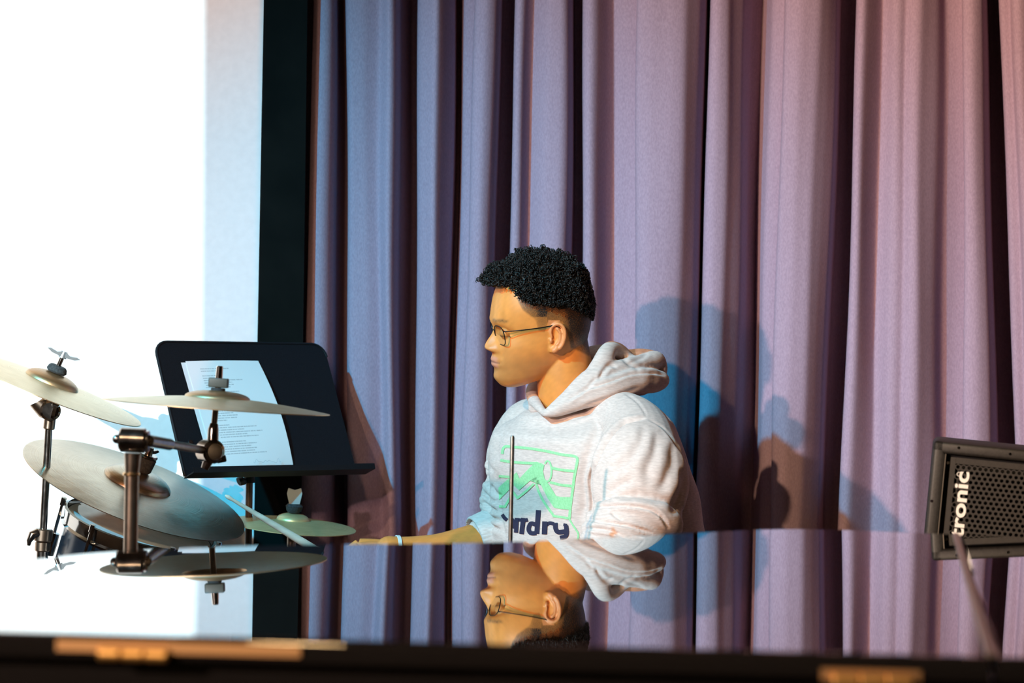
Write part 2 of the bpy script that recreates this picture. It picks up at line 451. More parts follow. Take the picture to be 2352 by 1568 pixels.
def cymbal_metal(name, c1, c2, rough=0.42, metal=0.75, bell=None):
    m = mat(name, c1, rough, metal)
    nt = m.node_tree; N = nt.nodes; L = nt.links; b = N['Principled BSDF']
    tc = N.new('ShaderNodeTexCoord'); ln = N.new('ShaderNodeVectorMath'); ln.operation = 'LENGTH'
    sx = N.new('ShaderNodeSeparateXYZ'); cx = N.new('ShaderNodeCombineXYZ')
    L.new(tc.outputs['Object'], sx.inputs[0]); L.new(sx.outputs[0], cx.inputs[0]); L.new(sx.outputs[1], cx.inputs[1])
    L.new(cx.outputs[0], ln.inputs[0])
    wv = N.new('ShaderNodeTexNoise'); wv.noise_dimensions = '1D'; wv.inputs['Scale'].default_value = 420; wv.inputs['Detail'].default_value = 2
    L.new(ln.outputs['Value'], wv.inputs['W'])
    bp = N.new('ShaderNodeBump'); bp.inputs['Strength'].default_value = 0.25; bp.inputs['Distance'].default_value = 0.0006
    L.new(wv.outputs[0], bp.inputs['Height'])
    nz = N.new('ShaderNodeTexNoise'); nz.inputs['Scale'].default_value = 38; nz.inputs['Detail'].default_value = 3
    L.new(tc.outputs['Object'], nz.inputs['Vector'])
    bp2 = N.new('ShaderNodeBump'); bp2.inputs['Strength'].default_value = 0.3; bp2.inputs['Distance'].default_value = 0.002
    L.new(nz.outputs[0], bp2.inputs['Height']); L.new(bp.outputs[0], bp2.inputs['Normal']); L.new(bp2.outputs[0], b.inputs['Normal'])
    r = N.new('ShaderNodeValToRGB'); r.color_ramp.elements[0].color = (*c1, 1); r.color_ramp.elements[1].color = (*c2, 1)
    r.color_ramp.elements[0].position = 0.3; r.color_ramp.elements[1].position = 0.7
    mx = N.new('ShaderNodeMath'); mx.operation = 'MULTIPLY_ADD'; mx.inputs[1].default_value = 0.5
    L.new(wv.outputs[0], mx.inputs[0]); 
    m2 = N.new('ShaderNodeMath'); m2.operation = 'MULTIPLY'; m2.inputs[1].default_value = 0.5
    L.new(nz.outputs[0], m2.inputs[0]); L.new(m2.outputs[0], mx.inputs[2]); L.new(mx.outputs[0], r.inputs[0])
    if bell:                                              # bell darker and browner than the bow
        lt = N.new('ShaderNodeMapRange'); lt.inputs[1].default_value = bell[0] * .93; lt.inputs[2].default_value = bell[0] * 1.03; lt.inputs[3].default_value = 1; lt.inputs[4].default_value = 0
        L.new(ln.outputs['Value'], lt.inputs[0]); mb_ = N.new('ShaderNodeMix'); mb_.data_type = 'RGBA'
        L.new(lt.outputs[0], mb_.inputs[0]); L.new(r.outputs[0], mb_.inputs[6]); mb_.inputs[7].default_value = (*bell[1], 1); L.new(mb_.outputs[2], b.inputs['Base Color'])
    else: L.new(r.outputs[0], b.inputs['Base Color'])
    return m
CYM = cymbal_metal('cymbal_bronze', (0.50, 0.37, 0.21), (0.64, 0.51, 0.33), rough=0.38, metal=0.85, bell=(0.050, (0.36, 0.21, 0.10)))
CYM_RIDE = cymbal_metal('ride_bronze', (0.33, 0.245, 0.165), (0.45, 0.36, 0.26), rough=0.30, metal=0.95)
CYM_GREEN = cymbal_metal('splash_bronze', (0.50, 0.41, 0.19), (0.68, 0.58, 0.31), rough=0.45, metal=0.6)

def tilt_normal(s_deg, t_deg):
    s, t = math.radians(s_deg), math.radians(t_deg)
    return Vector((math.sin(s) * math.cos(t), -math.sin(t), math.cos(s) * math.cos(t)))

def cymbal(center, nrm, R, m, label, bow=0.062, bell=0.17, name='cymbal', dome=0.10):
    """disc mesh; its origin sits at the rim centre, local z is the cymbal axis"""
    rb = bell * R; hb = bow * R
    top = []
    for i in range(13):
        u = i / 12; r = R * (1 - u) + rb * u; h = hb * (1 - (r / R) ** 1.7) / (1 - bell ** 1.7) * 1.0
        top.append((r, h))
    for i in range(1, 9):
        a = i / 8 * math.pi / 2; top.append((0.006 + (rb - 0.006) * math.cos(a), hb + dome * R * math.sin(a)))
    bot = [(r, h - 0.0014) for r, h in reversed(top)]
    mb = MB().lathe(top + bot, (0, 0, 0), (0, 0, 1), 72, close=True)
    o = mb.build(name, m, None, sharp=50)
    o.matrix_world = Matrix.Translation(center) @ Vector((0, 0, 1)).rotation_difference(nrm).to_matrix().to_4x4()
    bpy.context.view_layer.update()
    return o, hb + dome * R

def tripod(t, x, y, m, h=0.34, spread=0.26, ang0=0.4):
    for k in range(3):
        a = ang0 + k * 2 * math.pi / 3; c, s = math.cos(a), math.sin(a)
        p = [(x + .012 * c, y + .012 * s, h), (x + spread * .55 * c, y + spread * .55 * s, h * .48), (x + spread * c, y + spread * s, 0.016)]
        l = MB().tube(p, 0.007, 10).build('leg', m, t)
        MB().cyl((x + (spread - .006) * c, y + (spread - .006) * s, 0.0), (x + (spread + .006) * c, y + (spread + .006) * s, 0.03), 0.013, 0.011, 12).build('rubber_foot', RUBBER, l)
    MB().cyl((x, y, h - .03), (x, y, h + .03), 0.019, bevel=.004).build('leg_collar', m, t)

def wing(mb, c, axis, side, w=0.042, h=0.026, th=0.006):
    """a wing nut: hub plus two raised wings"""
    axis = axis.normalized(); side = (side - axis * side.dot(axis)).normalized(); nn = axis.cross(side)
    mb.cyl(c, c + axis * 0.012, 0.0075, 0.006, 14)
    for s in (-1, 1):
        pr = [(0.004, 0.002), (w * .35, h * .35), (w * .52, h * .8), (w * .42, h), (w * .2, h * .75), (0.003, 0.012)]
        vs = [c + side * s * a + axis * b + nn * k * th / 2 for k in (-1, 1) for a, b in pr]
        n = len(pr)
        fs = [tuple(range(n)), tuple(range(2 * n - 1, n - 1, -1))] + [(i, (i + 1) % n, n + (i + 1) % n, n + i) for i in range(n)]
        mb.add(vs, fs)
    return mb

# ------------------------------------------------------------------ far left crash cymbal on a straight stand
def crash_stand():
    D = 4.35; g = P(98, 1300, D)
    t = thing('cymbal_stand', (g.x, g.y, 0), 'straight chrome cymbal stand at the far left holding the steeply tilted crash', 'cymbal stand')
    n = tilt_normal(21.8, 1.6); c = P(114, 890, D)
    cy, top = cymbal(c, n, 0.176, CYM, '', bell=0.285)
    tag(cy, 'steeply tilted crash cymbal cut off by the left frame edge', 'cymbal')
    j0 = P(116, 945, D)
    MB().cyl(c - n * .018, c + n * .062, 0.0042, seg=12).build('threaded_rod', CHROME, t)
    MB().tube([c - n * .03 + Vector((.0, 0, 0)), P(88, 925, D - .004), P(104, 938, D), j0], [0.010, 0.016, 0.019, 0.017], 14).build('tilter', NICKEL, t)
    MB().cyl(P(116, 943, D - .026), P(116, 943, D + .022), 0.0185, bevel=.004).build('tilter_joint', CHROME, t)
    wg = MB(); wing(wg, P(128, 930, D - .024), Vector((0.2, -1, 0.1)), Vector((.25, 0, 1)), .05, .018); wg.build('wing_screw', CHROME, t)
    MB().cyl(P(115, 960, D), P(112, 986, D), 0.0105, 0.0105, bevel=.002).build('collar', NICKEL, t)
    MB().tube([P(112, 980, D), P(99, 1225, D)], 0.0068, 16).build('upper_tube', CHROME, t)
    b0, b1, b2 = P(101, 1214, D), P(98, 1243, D), P(97, 1266, D)
    MB().cyl(b1, b0, 0.0165, bevel=.002).cyl(b2, b1, 0.0135, bevel=.002).build('height_clamp', NICKEL, t)
    hk = MB().tube([P(86, 1224, D - .01), P(74, 1228, D - .016), P(67, 1242, D - .018), P(66, 1252, D - .017)], [0.009, 0.008, 0.005, 0.003], 12)
    hk.build('wing_screw', CHROME, t)
    MB().tube([b2, (g.x, g.y, 0.30)], 0.0105, 16).build('lower_tube', CHROME, t)
    tripod(t, g.x, g.y, CHROME, 0.32, 0.15, 0.2)
    MB().cyl(c + n * (top + .001), c + n * (top + .014), 0.019, 0.017, 20, bevel=.003).build('felt_washer', FELT, t)
    nut = MB(); wing(nut, c + n * (top + .030), n, Vector((1, 0.25, 0)), .060, .010, .012); nut.build('wing_nut', mat('satin_wing', (.36, .38, .40), .35, .7), t)
crash_stand()

# ------------------------------------------------------------------ small flat cymbal on the near boom stand
def boom_stand():
    Dp, Dc = 3.34, 3.72; g = P(301, 1290, Dp)
    t = thing('boom_cymbal_stand', (g.x, g.y, 0), 'chrome boom stand with short side arm holding the flat cymbal nearest the piano', 'cymbal stand')
    n = tilt_normal(3.2, -0.6); c = P(498, 933, Dc)
    cy, top = cymbal(c, n, 0.174, CYM, '', bow=0.075, bell=0.29, dome=0.065)
    tag(cy, 'flat pale cymbal seen edge-on in front of the music stand', 'cymbal')
    MB().tube([g.xyz * Vector((1, 1, 0)).x if False else (g.x, g.y, 0.28), P(303, 1082, Dp)], 0.0098, 20).build('pole', NICKEL, t)
    MB().cyl(P(303, 1086, Dp), P(305, 1040, Dp), 0.0098, 0.0118, 20, bevel=.001).build('sleeve', NICKEL, t)
    MB().cyl(P(302, 1092, Dp), P(302, 1084, Dp), 0.0118, bevel=.001).build('ring', mat('warm_brass', (0.75, 0.5, 0.25), .25, 1.0), t)
    MB().cyl(P(274, 1009, Dp), P(337, 1012, Dp), 0.0172, 0.0172, 24, bevel=.003).build('boom_clamp', CHROME, t)
    MB().cyl(P(336, 1012, Dp), P(343, 1012, Dp), 0.0145, 0.0145, 24, bevel=.001).build('clamp_plate', BRIGHT, t)
    kn = MB().cyl(P(266, 1008, Dp), P(276, 1008, Dp), 0.0055, bevel=.001).sphere(P(268, 1008, Dp), .0065, 12, 8)
    kn.build('clamp_screw', CHROME, t)
    # the boom runs from the clamp back to the tilter under the cymbal
    a0, a1 = P(340, 1012, Dp), P(470, 1034, Dc)
    MB().tube([a0, a0 + (a1 - a0) * .35], 0.0085, 14).build('boom_collar', CHROME, t)
    MB().tube([a0, a1], 0.0062, 14).build('boom_arm', NICKEL, t)
    tj = P(487, 1036, Dc)
    MB().cyl(tj + Vector((-.012, .014, 0)), tj + Vector((.006, -.016, 0)), 0.0185, bevel=.003).build('tilter_joint', CHROME, t)
    MB().cyl(tj + Vector((.006, -.016, 0)), tj + Vector((.0075, -.0185, 0)), 0.013, bevel=.0006).build('tilter_cap', BRIGHT, t)
    MB().tube([tj, P(489, 1010, Dc), P(490, 985, Dc), P(492, 972, Dc)], [0.011, 0.009, 0.0085, 0.006], 14).build('tilter_neck', CHROME, t)
    MB().tube([P(492, 972, Dc), c + n * .045], 0.0048, 12).build('threaded_rod', NICKEL, t)
    MB().cyl(P(498, 1056, Dc), P(519, 1052, Dc), 0.0055, bevel=.001).build('wing_screw', RUBBER, t)
    MB().tube([P(478, 1058, Dc), P(470, 1076, Dc)], [0.008, 0.006], 12).build('joint_screw', CHROME, t)
    MB().cyl(c + n * (top - .004), c + n * (top + .004), 0.011, bevel=.001).build('felt_washer', FELT, t)
    q = c + n * (top + .012)
    MB().box((0, 0, 0), (0.030, 0.018, 0.0145), Matrix.Translation(q) @ Vector((0, 0, 1)).rotation_difference(n).to_matrix().to_4x4(), bevel=.002).build('quick_nut', mat('grey_plastic', (0.05, 0.055, 0.05), .5), t)
    MB().cyl(q, q + n * .026, 0.0062, 0.0052, 14, bevel=.001).build('rod_tip', BRIGHT, t)
    tripod(t, g.x, g.y, CHROME, 0.30, 0.24, 2.2)
boom_stand()

# ------------------------------------------------------------------ big ride cymbal
def ride_stand():
    D = 4.45; n = tilt_normal(21.5, 9.0); c = P(310, 1122, D); R = 0.215
    t = thing('ride_cymbal_stand', (c.x + .10, 4.63, 0), 'cymbal stand hidden beneath the large tilted ride with black clamp on top', 'cymbal stand')
    cy, top = cymbal(c, n, R, CYM_RIDE, '', bow=0.06, bell=0.30)
    tag(cy, 'large brown grey ride cymbal tilted towards the piano', 'cymbal')
    MB().tube([c - n * .05, c + n * (top + .05)], 0.004, 12).build('threaded_rod', CHROME, t)
    px_, py_ = c.x + .10, 4.63
    MB().tube([(px_, py_, 0.28), (px_, py_, c.z - .02)], 0.010, 16).build('pole', CHROME, t)
    MB().tube([(px_, py_, c.z - .03), (px_ - .03, py_ - .05, c.z - .045), c - n * .045], 0.007, 12).build('boom_arm', CHROME, t)
    MB().cyl(c + n * (top + .001), c + n * (top + .03), 0.0165, 0.0185, 18, bevel=.003).build('felt_washer', FELT, t)
    w = MB().cyl(c + n * (top + .03), c + n * (top + .036), 0.019, bevel=.002)
    w.cyl(c + n * (top + .036), c + n * (top + .05), 0.007, 0.006, 12); wing(w, c + n * (top + .036), n, Vector((1, .5, 0)), .034, .012, .006)
    w.build('wing_nut', CHROME, t)
    tripod(t, px_, py_, CHROME, 0.30, 0.12, 1.2)
ride_stand()

# ------------------------------------------------------------------ small greenish cymbal by the music stand
def splash_stand():
    D = 4.60; n = tilt_normal(4.6, 3.0); c = P(672, 1206, D)
    t = thing('splash_cymbal_stand', (c.x, c.y, 0), 'low cymbal stand with grey wing nut above the small greenish cymbal', 'cymbal stand')
    cy, top = cymbal(c, n, 0.121, CYM_GREEN, '', bow=0.09, bell=0.26)
    tag(cy, 'small greenish cymbal under the drumstick below the music stand', 'cymbal')
    MB().tube([(c.x, c.y, 0.28), c - n * .02], 0.009, 14).build('pole', NICKEL, t)
    MB().tube([c - n * .02, c + n * .05], 0.004, 10).build('threaded_rod', CHROME, t)
    MB().cyl(c + n * (top + .001), c + n * (top + .018), 0.0145, 0.0165, 18, bevel=.004).build('felt_washer', FELT, t)
    q = c + n * (top + .018); mb = MB()
    pr = [(-.010, 0), (-.0145, .02), (-.012, .030), (0, .0265), (.012, .030), (.0145, .02), (.010, 0)]
    vs = [q + Vector((a, k * .0045, b)) for k in (-1, 1) for a, b in pr]; m = len(pr)
    mb.add(vs, [tuple(range(m)), tuple(range(2 * m - 1, m - 1, -1))] + [(i, (i + 1) % m, m + (i + 1) % m, m + i) for i in range(m)])
    mb.build('wing_nut', mat('grey_cast', (0.30, 0.32, 0.31), .7), t, smooth=False)
    tripod(t, c.x, c.y, CHROME, 0.28, 0.13, 0.0)
splash_stand()

# ------------------------------------------------------------------ tom drum
def tom():
    D = 4.37; n = tilt_normal(16.0, 8.0); c = P(322, 1208, D); R = 0.131; depth = 0.19
    t = thing('tom_drum', (c.x, c.y, 0), 'small tom drum with white head and chrome hoop below the ride cymbal', 'drum')
    shell_m = noise_color(mat('tom_shell', rough=0.2), (0.006, 0.010, 0.016), (0.012, 0.018, 0.026), scale=(30, 30, 30))
    MB().lathe([(R, -.012), (R, -depth)], c, n, 48).build('shell', shell_m, t)
    head_m = noise_color(mat('coated_head', rough=0.6), (0.50, 0.57, 0.59), (0.60, 0.67, 0.68), scale=(30, 30, 30))
    MB().lathe([(0.0005, -.006), (R * .93, -.006), (R * 1.01, -.004), (R * 1.02, -.012)], c, n, 48).build('drum_head', head_m, t)
    for h in (0.0, -depth + .006):
        MB().lathe([(R * 1.035, h + .006), (R * 1.075, h + .005), (R * 1.06, h - .001), (R * 1.045, h - .018), (R * 1.075, h - .022), (R * 1.03, h - .024), (R * 1.02, h - .016), (R * 1.02, h)], c, n, 56, close=True).build('hoop', mat('hoop_chrome', (.42, .45, .48), .10, 1.0), t)
    a = n.orthogonal().normalized(); b = n.cross(a)
    for k in range(6):
        th = k * math.pi / 3 + 0.33; d = a * math.cos(th) + b * math.sin(th)
        lug = MB().tube([c + d * (R + .012) - n * .055, c + d * (R + .014) - n * .075, c + d * (R + .012) - n * .098], [0.008, 0.011, 0.008], 10).build('lug', BRIGHT, t)
        MB().cyl(c + d * (R + .014) + n * .006, c + d * (R + .014) - n * .06, 0.0032, seg=8).cyl(c + d * (R + .014) + n * .012, c + d * (R + .014) - n * .002, 0.0052, seg=8).build('tension_rod', BRIGHT, lug)
    # snare-style basket stand
    base = c - n * (depth + .02)
    MB().tube([(base.x, base.y, 0.24), base - Vector((0, 0, .05)), base], 0.010, 14).build('pole', CHROME, t)
    for k in range(3):
        th = k * 2 * math.pi / 3 + .9; d = a * math.cos(th) + b * math.sin(th)
        MB().tube([base, base + d * R * .8, base + d * (R * 1.16) + n * .02, base + d * (R * 1.16) + n * .05], 0.006, 10).build('basket_arm', CHROME, t)
    tripod(t, base.x, base.y, CHROME, 0.24, 0.14, 0.7)
tom()

# ------------------------------------------------------------------ hi-hat with the bare pull rod in front of the drummer
def hihat():
    D = 3.82; top = P(1177, 1000, D); g = P(1172, 1260, D)
    t = thing('hi_hat_stand', (g.x, g.y, 0), 'thin upright metal hi-hat rod standing in front of the drummer\'s hoodie', 'hi-hat stand')
    rod_m = noise_color(mat('hihat_rod_steel', rough=0.45, metal=1.0), (0.15, 0.13, 0.115), (0.22, 0.20, 0.175), scale=(30, 30, 60))
    low = Vector((g.x - .006, g.y, 0.82))
    MB().tube([low, g, top - Vector((0, 0, .003)), top], [0.0035, 0.0035, 0.0035, 0.0024], 12).build('pull_rod', rod_m, t)
    MB().tube([(low.x, low.y, 0.26), low], 0.0095, 14).build('pole', CHROME, t)
    tripod(t, low.x, low.y, CHROME, 0.28, 0.16, 0.5)
hihat()

# ------------------------------------------------------------------ drumstick
def drumstick():
    a, b = P(517, 1137, 4.27), P(706, 1251, 4.31); d = b - a; e = a + d * 1.86
    prof = [(0, .0016), (.012, .0034), (.03, .0040), (.042, .0030), (.06, .0029), (.25, .0052), (.5, .0072), (.97, .0074), (1.0, .005)]
    pts = [a + (e - a) * u for u, _ in prof]
    m = noise_color(mat('pale_stick_wood', rough=0.5), (0.62, 0.52, 0.40), (0.76, 0.67, 0.54), scale=(20, 20, 90))
    o = MB().tube(pts, [r for _, r in prof], 16).build('drumstick', m)
    tag(o, 'pale wooden drumstick pointing up left across the small greenish cymbal', 'drumstick')
    return a, e
STICK = drumstick()

# ================================================================== music stand with papers
def music_stand():
    psi, tau = math.radians(38), math.radians(26.7)
    w = Vector((math.cos(psi), math.sin(psi), 0)); h = Vector((math.sin(psi), -math.cos(psi), 0))
    up = Vector((0, 0, 1)) * math.cos(tau) - h * math.sin(tau); n = w.cross(up).normalized()
    BL = P(425, 1093, 4.45); W, H = 0.382, 0.276
    Ml = Matrix(((w.x, up.x, n.x, BL.x), (w.y, up.y, n.y, BL.y), (w.z, up.z, n.z, BL.z), (0, 0, 0, 1)))
    mid = Ml @ Vector((W * .47, 0.03, -0.06)); gx = P(572, 1150, mid.y); mid.x = gx.x
    t = thing('music_stand', (mid.x, mid.y, 0), 'black orchestral music stand with tilted desk holding white papers', 'music stand')
    m = noise_color(mat('powder_black', rough=0.5, **{'Specular IOR Level': 0.3}), (0.004, 0.005, 0.007), (0.008, 0.010, 0.013), scale=(500, 500, 500))
    # desk plate with rounded upper corners
    r = 0.028; out = [(0, 0), (W, 0)]
    for k in range(7): a = k / 6 * math.pi / 2; out.append((W - r + r * math.cos(a), H - r + r * math.sin(a)))
    for k in range(7): a = math.pi / 2 + k / 6 * math.pi / 2; out.append((r + r * math.cos(a), H - r + r * math.sin(a)))
    k = len(out); mb = MB()
    vs = [Ml @ Vector((x, y, z)) for z in (0.0, -0.0022) for x, y in out]
    mb.add(vs, [tuple(range(k)), tuple(range(2 * k - 1, k - 1, -1))] + [(i, k + i, k + (i + 1) % k, (i + 1) % k) for i in range(k)])
    desk = mb.build('desk', m, t, smooth=False)
    # rolled edges
    MB().tube([Ml @ Vector((x, y, -.001)) for x, y in out[2:] + [(0, 0)]], 0.0028, 8).build('rolled_edge', m, desk)
    lp = MB(); n0, n1 = -.002, .034
    for (x0, x1) in ((-.002, W + .020),):
        q = [Vector((x0, -.002, n0)), Vector((x1, -.002, n0)), Vector((x1, -.006, n1)), Vector((x0, -.006, n1)), Vector((x1, .003, n1 + .002)), Vector((x0, .003, n1 + .002))]
        q2 = [v + Vector((0, -.0022, 0.0)) for v in q]; vs = [Ml @ v for v in q + q2]
        lp.add(vs, [(0, 1, 2, 3), (3, 2, 4, 5), (6, 9, 8, 7), (9, 11, 10, 8), (0, 6, 7, 1), (4, 10, 11, 5), (0, 3, 9, 6), (3, 5, 11, 9), (1, 7, 8, 2), (2, 8, 10, 4)])
    lp.build('ledge', m, t, smooth=False)
    MB().cyl(Ml @ Vector((.028, .068, .0)), Ml @ Vector((.028, .068, .0018)), 0.0042, seg=14).build('rivet', mat('bright_rivet', (.8, .8, .8), .2, 1.), desk)
    # pole, knob and tripod
    pole_m = noise_color(mat('stand_tube_brown_black', rough=0.35), (0.05, 0.03, 0.02), (0.09, 0.055, 0.035), scale=(8, 8, 3))
    topz = (Ml @ Vector((W * .4, 0.06, -.03))).z
    MB().tube([(mid.x, mid.y, 0.03), (mid.x, mid.y, topz - .04)], 0.0068, 16).build('pole', pole_m, t)
    MB().tube([(mid.x, mid.y, topz - .06), (mid.x, mid.y, topz + .0), Ml @ Vector((W * .43, 0.08, -.008))], 0.011, 14).build('desk_bracket', m, t)
    MB().tube([P(562, 1106, mid.y - .01), P(552, 1104, mid.y - .02), P(548, 1106, mid.y - .022)], [0.006, 0.009, 0.008], 12).build('knob', RUBBER, t)
    for k in range(3):
        a = 0.6 + k * 2 * math.pi / 3
        MB().tube([(mid.x, mid.y, .16), (mid.x + .09 * math.cos(a), mid.y + .09 * math.sin(a), .06), (mid.x + .16 * math.cos(a), mid.y + .16 * math.sin(a), .012)], 0.008, 10).build('leg', m, t)
    # papers
    def plane_hit(px, py):
        o = Vector((0, 0, CAM_Z)); d = (P(px, py, 1.0) - o); s = (BL - o).dot(n) / d.dot(n); q = Ml.inverted() @ (o + d * s); return (q.x, q.y)
    pm = mat('printed_paper', (0.86, 0.88, 0.90), 0.7)
    nt = pm.node_tree; N = nt.nodes; L = nt.links; b = N['Principled BSDF']
    uv = N.new('ShaderNodeUVMap'); sp = N.new('ShaderNodeSeparateXYZ'); L.new(uv.outputs[0], sp.inputs[0])
    def mth(op, a, c2=0.0):
        nd = N.new('ShaderNodeMath'); nd.operation = op
        for i, v in enumerate((a, c2)):
            if isinstance(v, (int, float)): nd.inputs[i].default_value = v
            else: L.new(v, nd.inputs[i])
        return nd.outputs[0]
    u, v = sp.outputs[0], sp.outputs[1]
    row = mth('FLOOR', mth('MULTIPLY', v, 46)); fr = mth('FRACT', mth('MULTIPLY', v, 46))
    line = mth('MULTIPLY', mth('GREATER_THAN', fr, 0.30), mth('LESS_THAN', fr, 0.72))
    wn = N.new('ShaderNodeTexWhiteNoise'); wn.noise_dimensions = '1D'; L.new(row, wn.inputs['W'])
    ln = mth('LESS_THAN', u, mth('ADD', 0.30, mth('MULTIPLY', wn.outputs[0], 0.42)))
    gap = mth('GREATER_THAN', mth('FRACT', mth('MULTIPLY', mth('ADD', row, 3.0), 0.1428)), 0.16)
    cmb = N.new('ShaderNodeCombineXYZ'); L.new(mth('MULTIPLY', u, 70), cmb.inputs[0]); L.new(row, cmb.inputs[1])
    nz = N.new('ShaderNodeTexNoise'); nz.inputs['Scale'].default_value = 1.0; L.new(cmb.outputs[0], nz.inputs['Vector'])
    ink = mth('MULTIPLY', mth('MULTIPLY', line, ln), mth('MULTIPLY', gap, mth('GREATER_THAN', nz.outputs[0], 0.44)))
    area = mth('MULTIPLY', mth('MULTIPLY', mth('GREATER_THAN', u, 0.16), mth('LESS_THAN', v, 0.93)), mth('GREATER_THAN', v, 0.13))
    ink = mth('MULTIPLY', mth('MULTIPLY', ink, area), 0.42)
    mx = N.new('ShaderNodeMix'); mx.data_type = 'RGBA'; L.new(ink, mx.inputs[0]); mx.inputs[6].default_value = (0.90, 0.90, 0.91, 1); mx.inputs[7].default_value = (0.08, 0.09, 0.12, 1)
    L.new(mx.outputs[2], b.inputs['Base Color'])
    blank = mat('blank_paper', (0.84, 0.86, 0.88), 0.7)
    def paper(cs, off, bulge, m, label):
        TL, TR, BR_, BL_ = [Vector((*plane_hit(*q), 0)) for q in cs]
        nu, nv = 14, 18; vs = []; uvs = []
        for side in (0, 1):
            for j in range(nv + 1):
                for i in range(nu + 1):
                    a, c2 = i / nu, j / nv
                    q = (BL_ * (1 - a) + BR_ * a) * (1 - c2) + (TL * (1 - a) + TR * a) * c2
                    q.z = off + bulge * (math.sin(a * math.pi * .9 + .2) * .4 + a * a * (c2 * (1 - c2) * 4) * 1.0) - side * 0.0003
                    q.x += 0.006 * a * (math.sin(c2 * math.pi))
                    vs.append(q)
                    uvs.append((a, c2))
        me = bpy.data.meshes.new('paper_sheet'); fs = []; st = (nu + 1) * (nv + 1)
        for side in (0, 1):
            for j in range(nv):
                for i in range(nu):
                    f = [side * st + j * (nu + 1) + i, side * st + j * (nu + 1) + i + 1, side * st + (j + 1) * (nu + 1) + i + 1, side * st + (j + 1) * (nu + 1) + i]
                    fs.append(f if side == 0 else f[::-1])
        me.from_pydata([tuple(q) for q in vs], [], fs); ul = me.uv_layers.new(name='UVMap')
        for lp_ in me.loops: ul.data[lp_.index].uv = uvs[lp_.vertex_index]
        o = link('paper_sheet', me, m); o.matrix_world = Ml.copy(); tag(o, label, 'paper', 'papers on the music stand'); return o
    paper(((415, 833), (588, 833), (668, 1074), (487, 1085)), 0.0012, 0.002, blank, 'lower white sheet whose left edge shows under the printed sheet')
    top = paper(((424, 831), (591, 830), (672, 1072), (497, 1083)), 0.0030, 0.007, pm, 'printed white sheet of text lying uppermost on the music stand')
    # pen scribble at the foot of the sheet
    sc = MB(); pts = []
    for i in range(60):
        s = i / 59; q = Vector(plane_hit(575 + 62 * s, 1066 + (3.2 + 2.2 * math.sin(s * 9)) * math.sin(s * 27 + 2 * math.sin(s * 13)) - 3 * s) + (0.0,)); pts.append(Ml @ Vector((q.x, q.y, 0.0128)))
    sc.tube(pts, 0.00022, 4); sc.build('pen_scribble', mat('grey_ink', (0.35, 0.36, 0.42), .6), top)
music_stand()

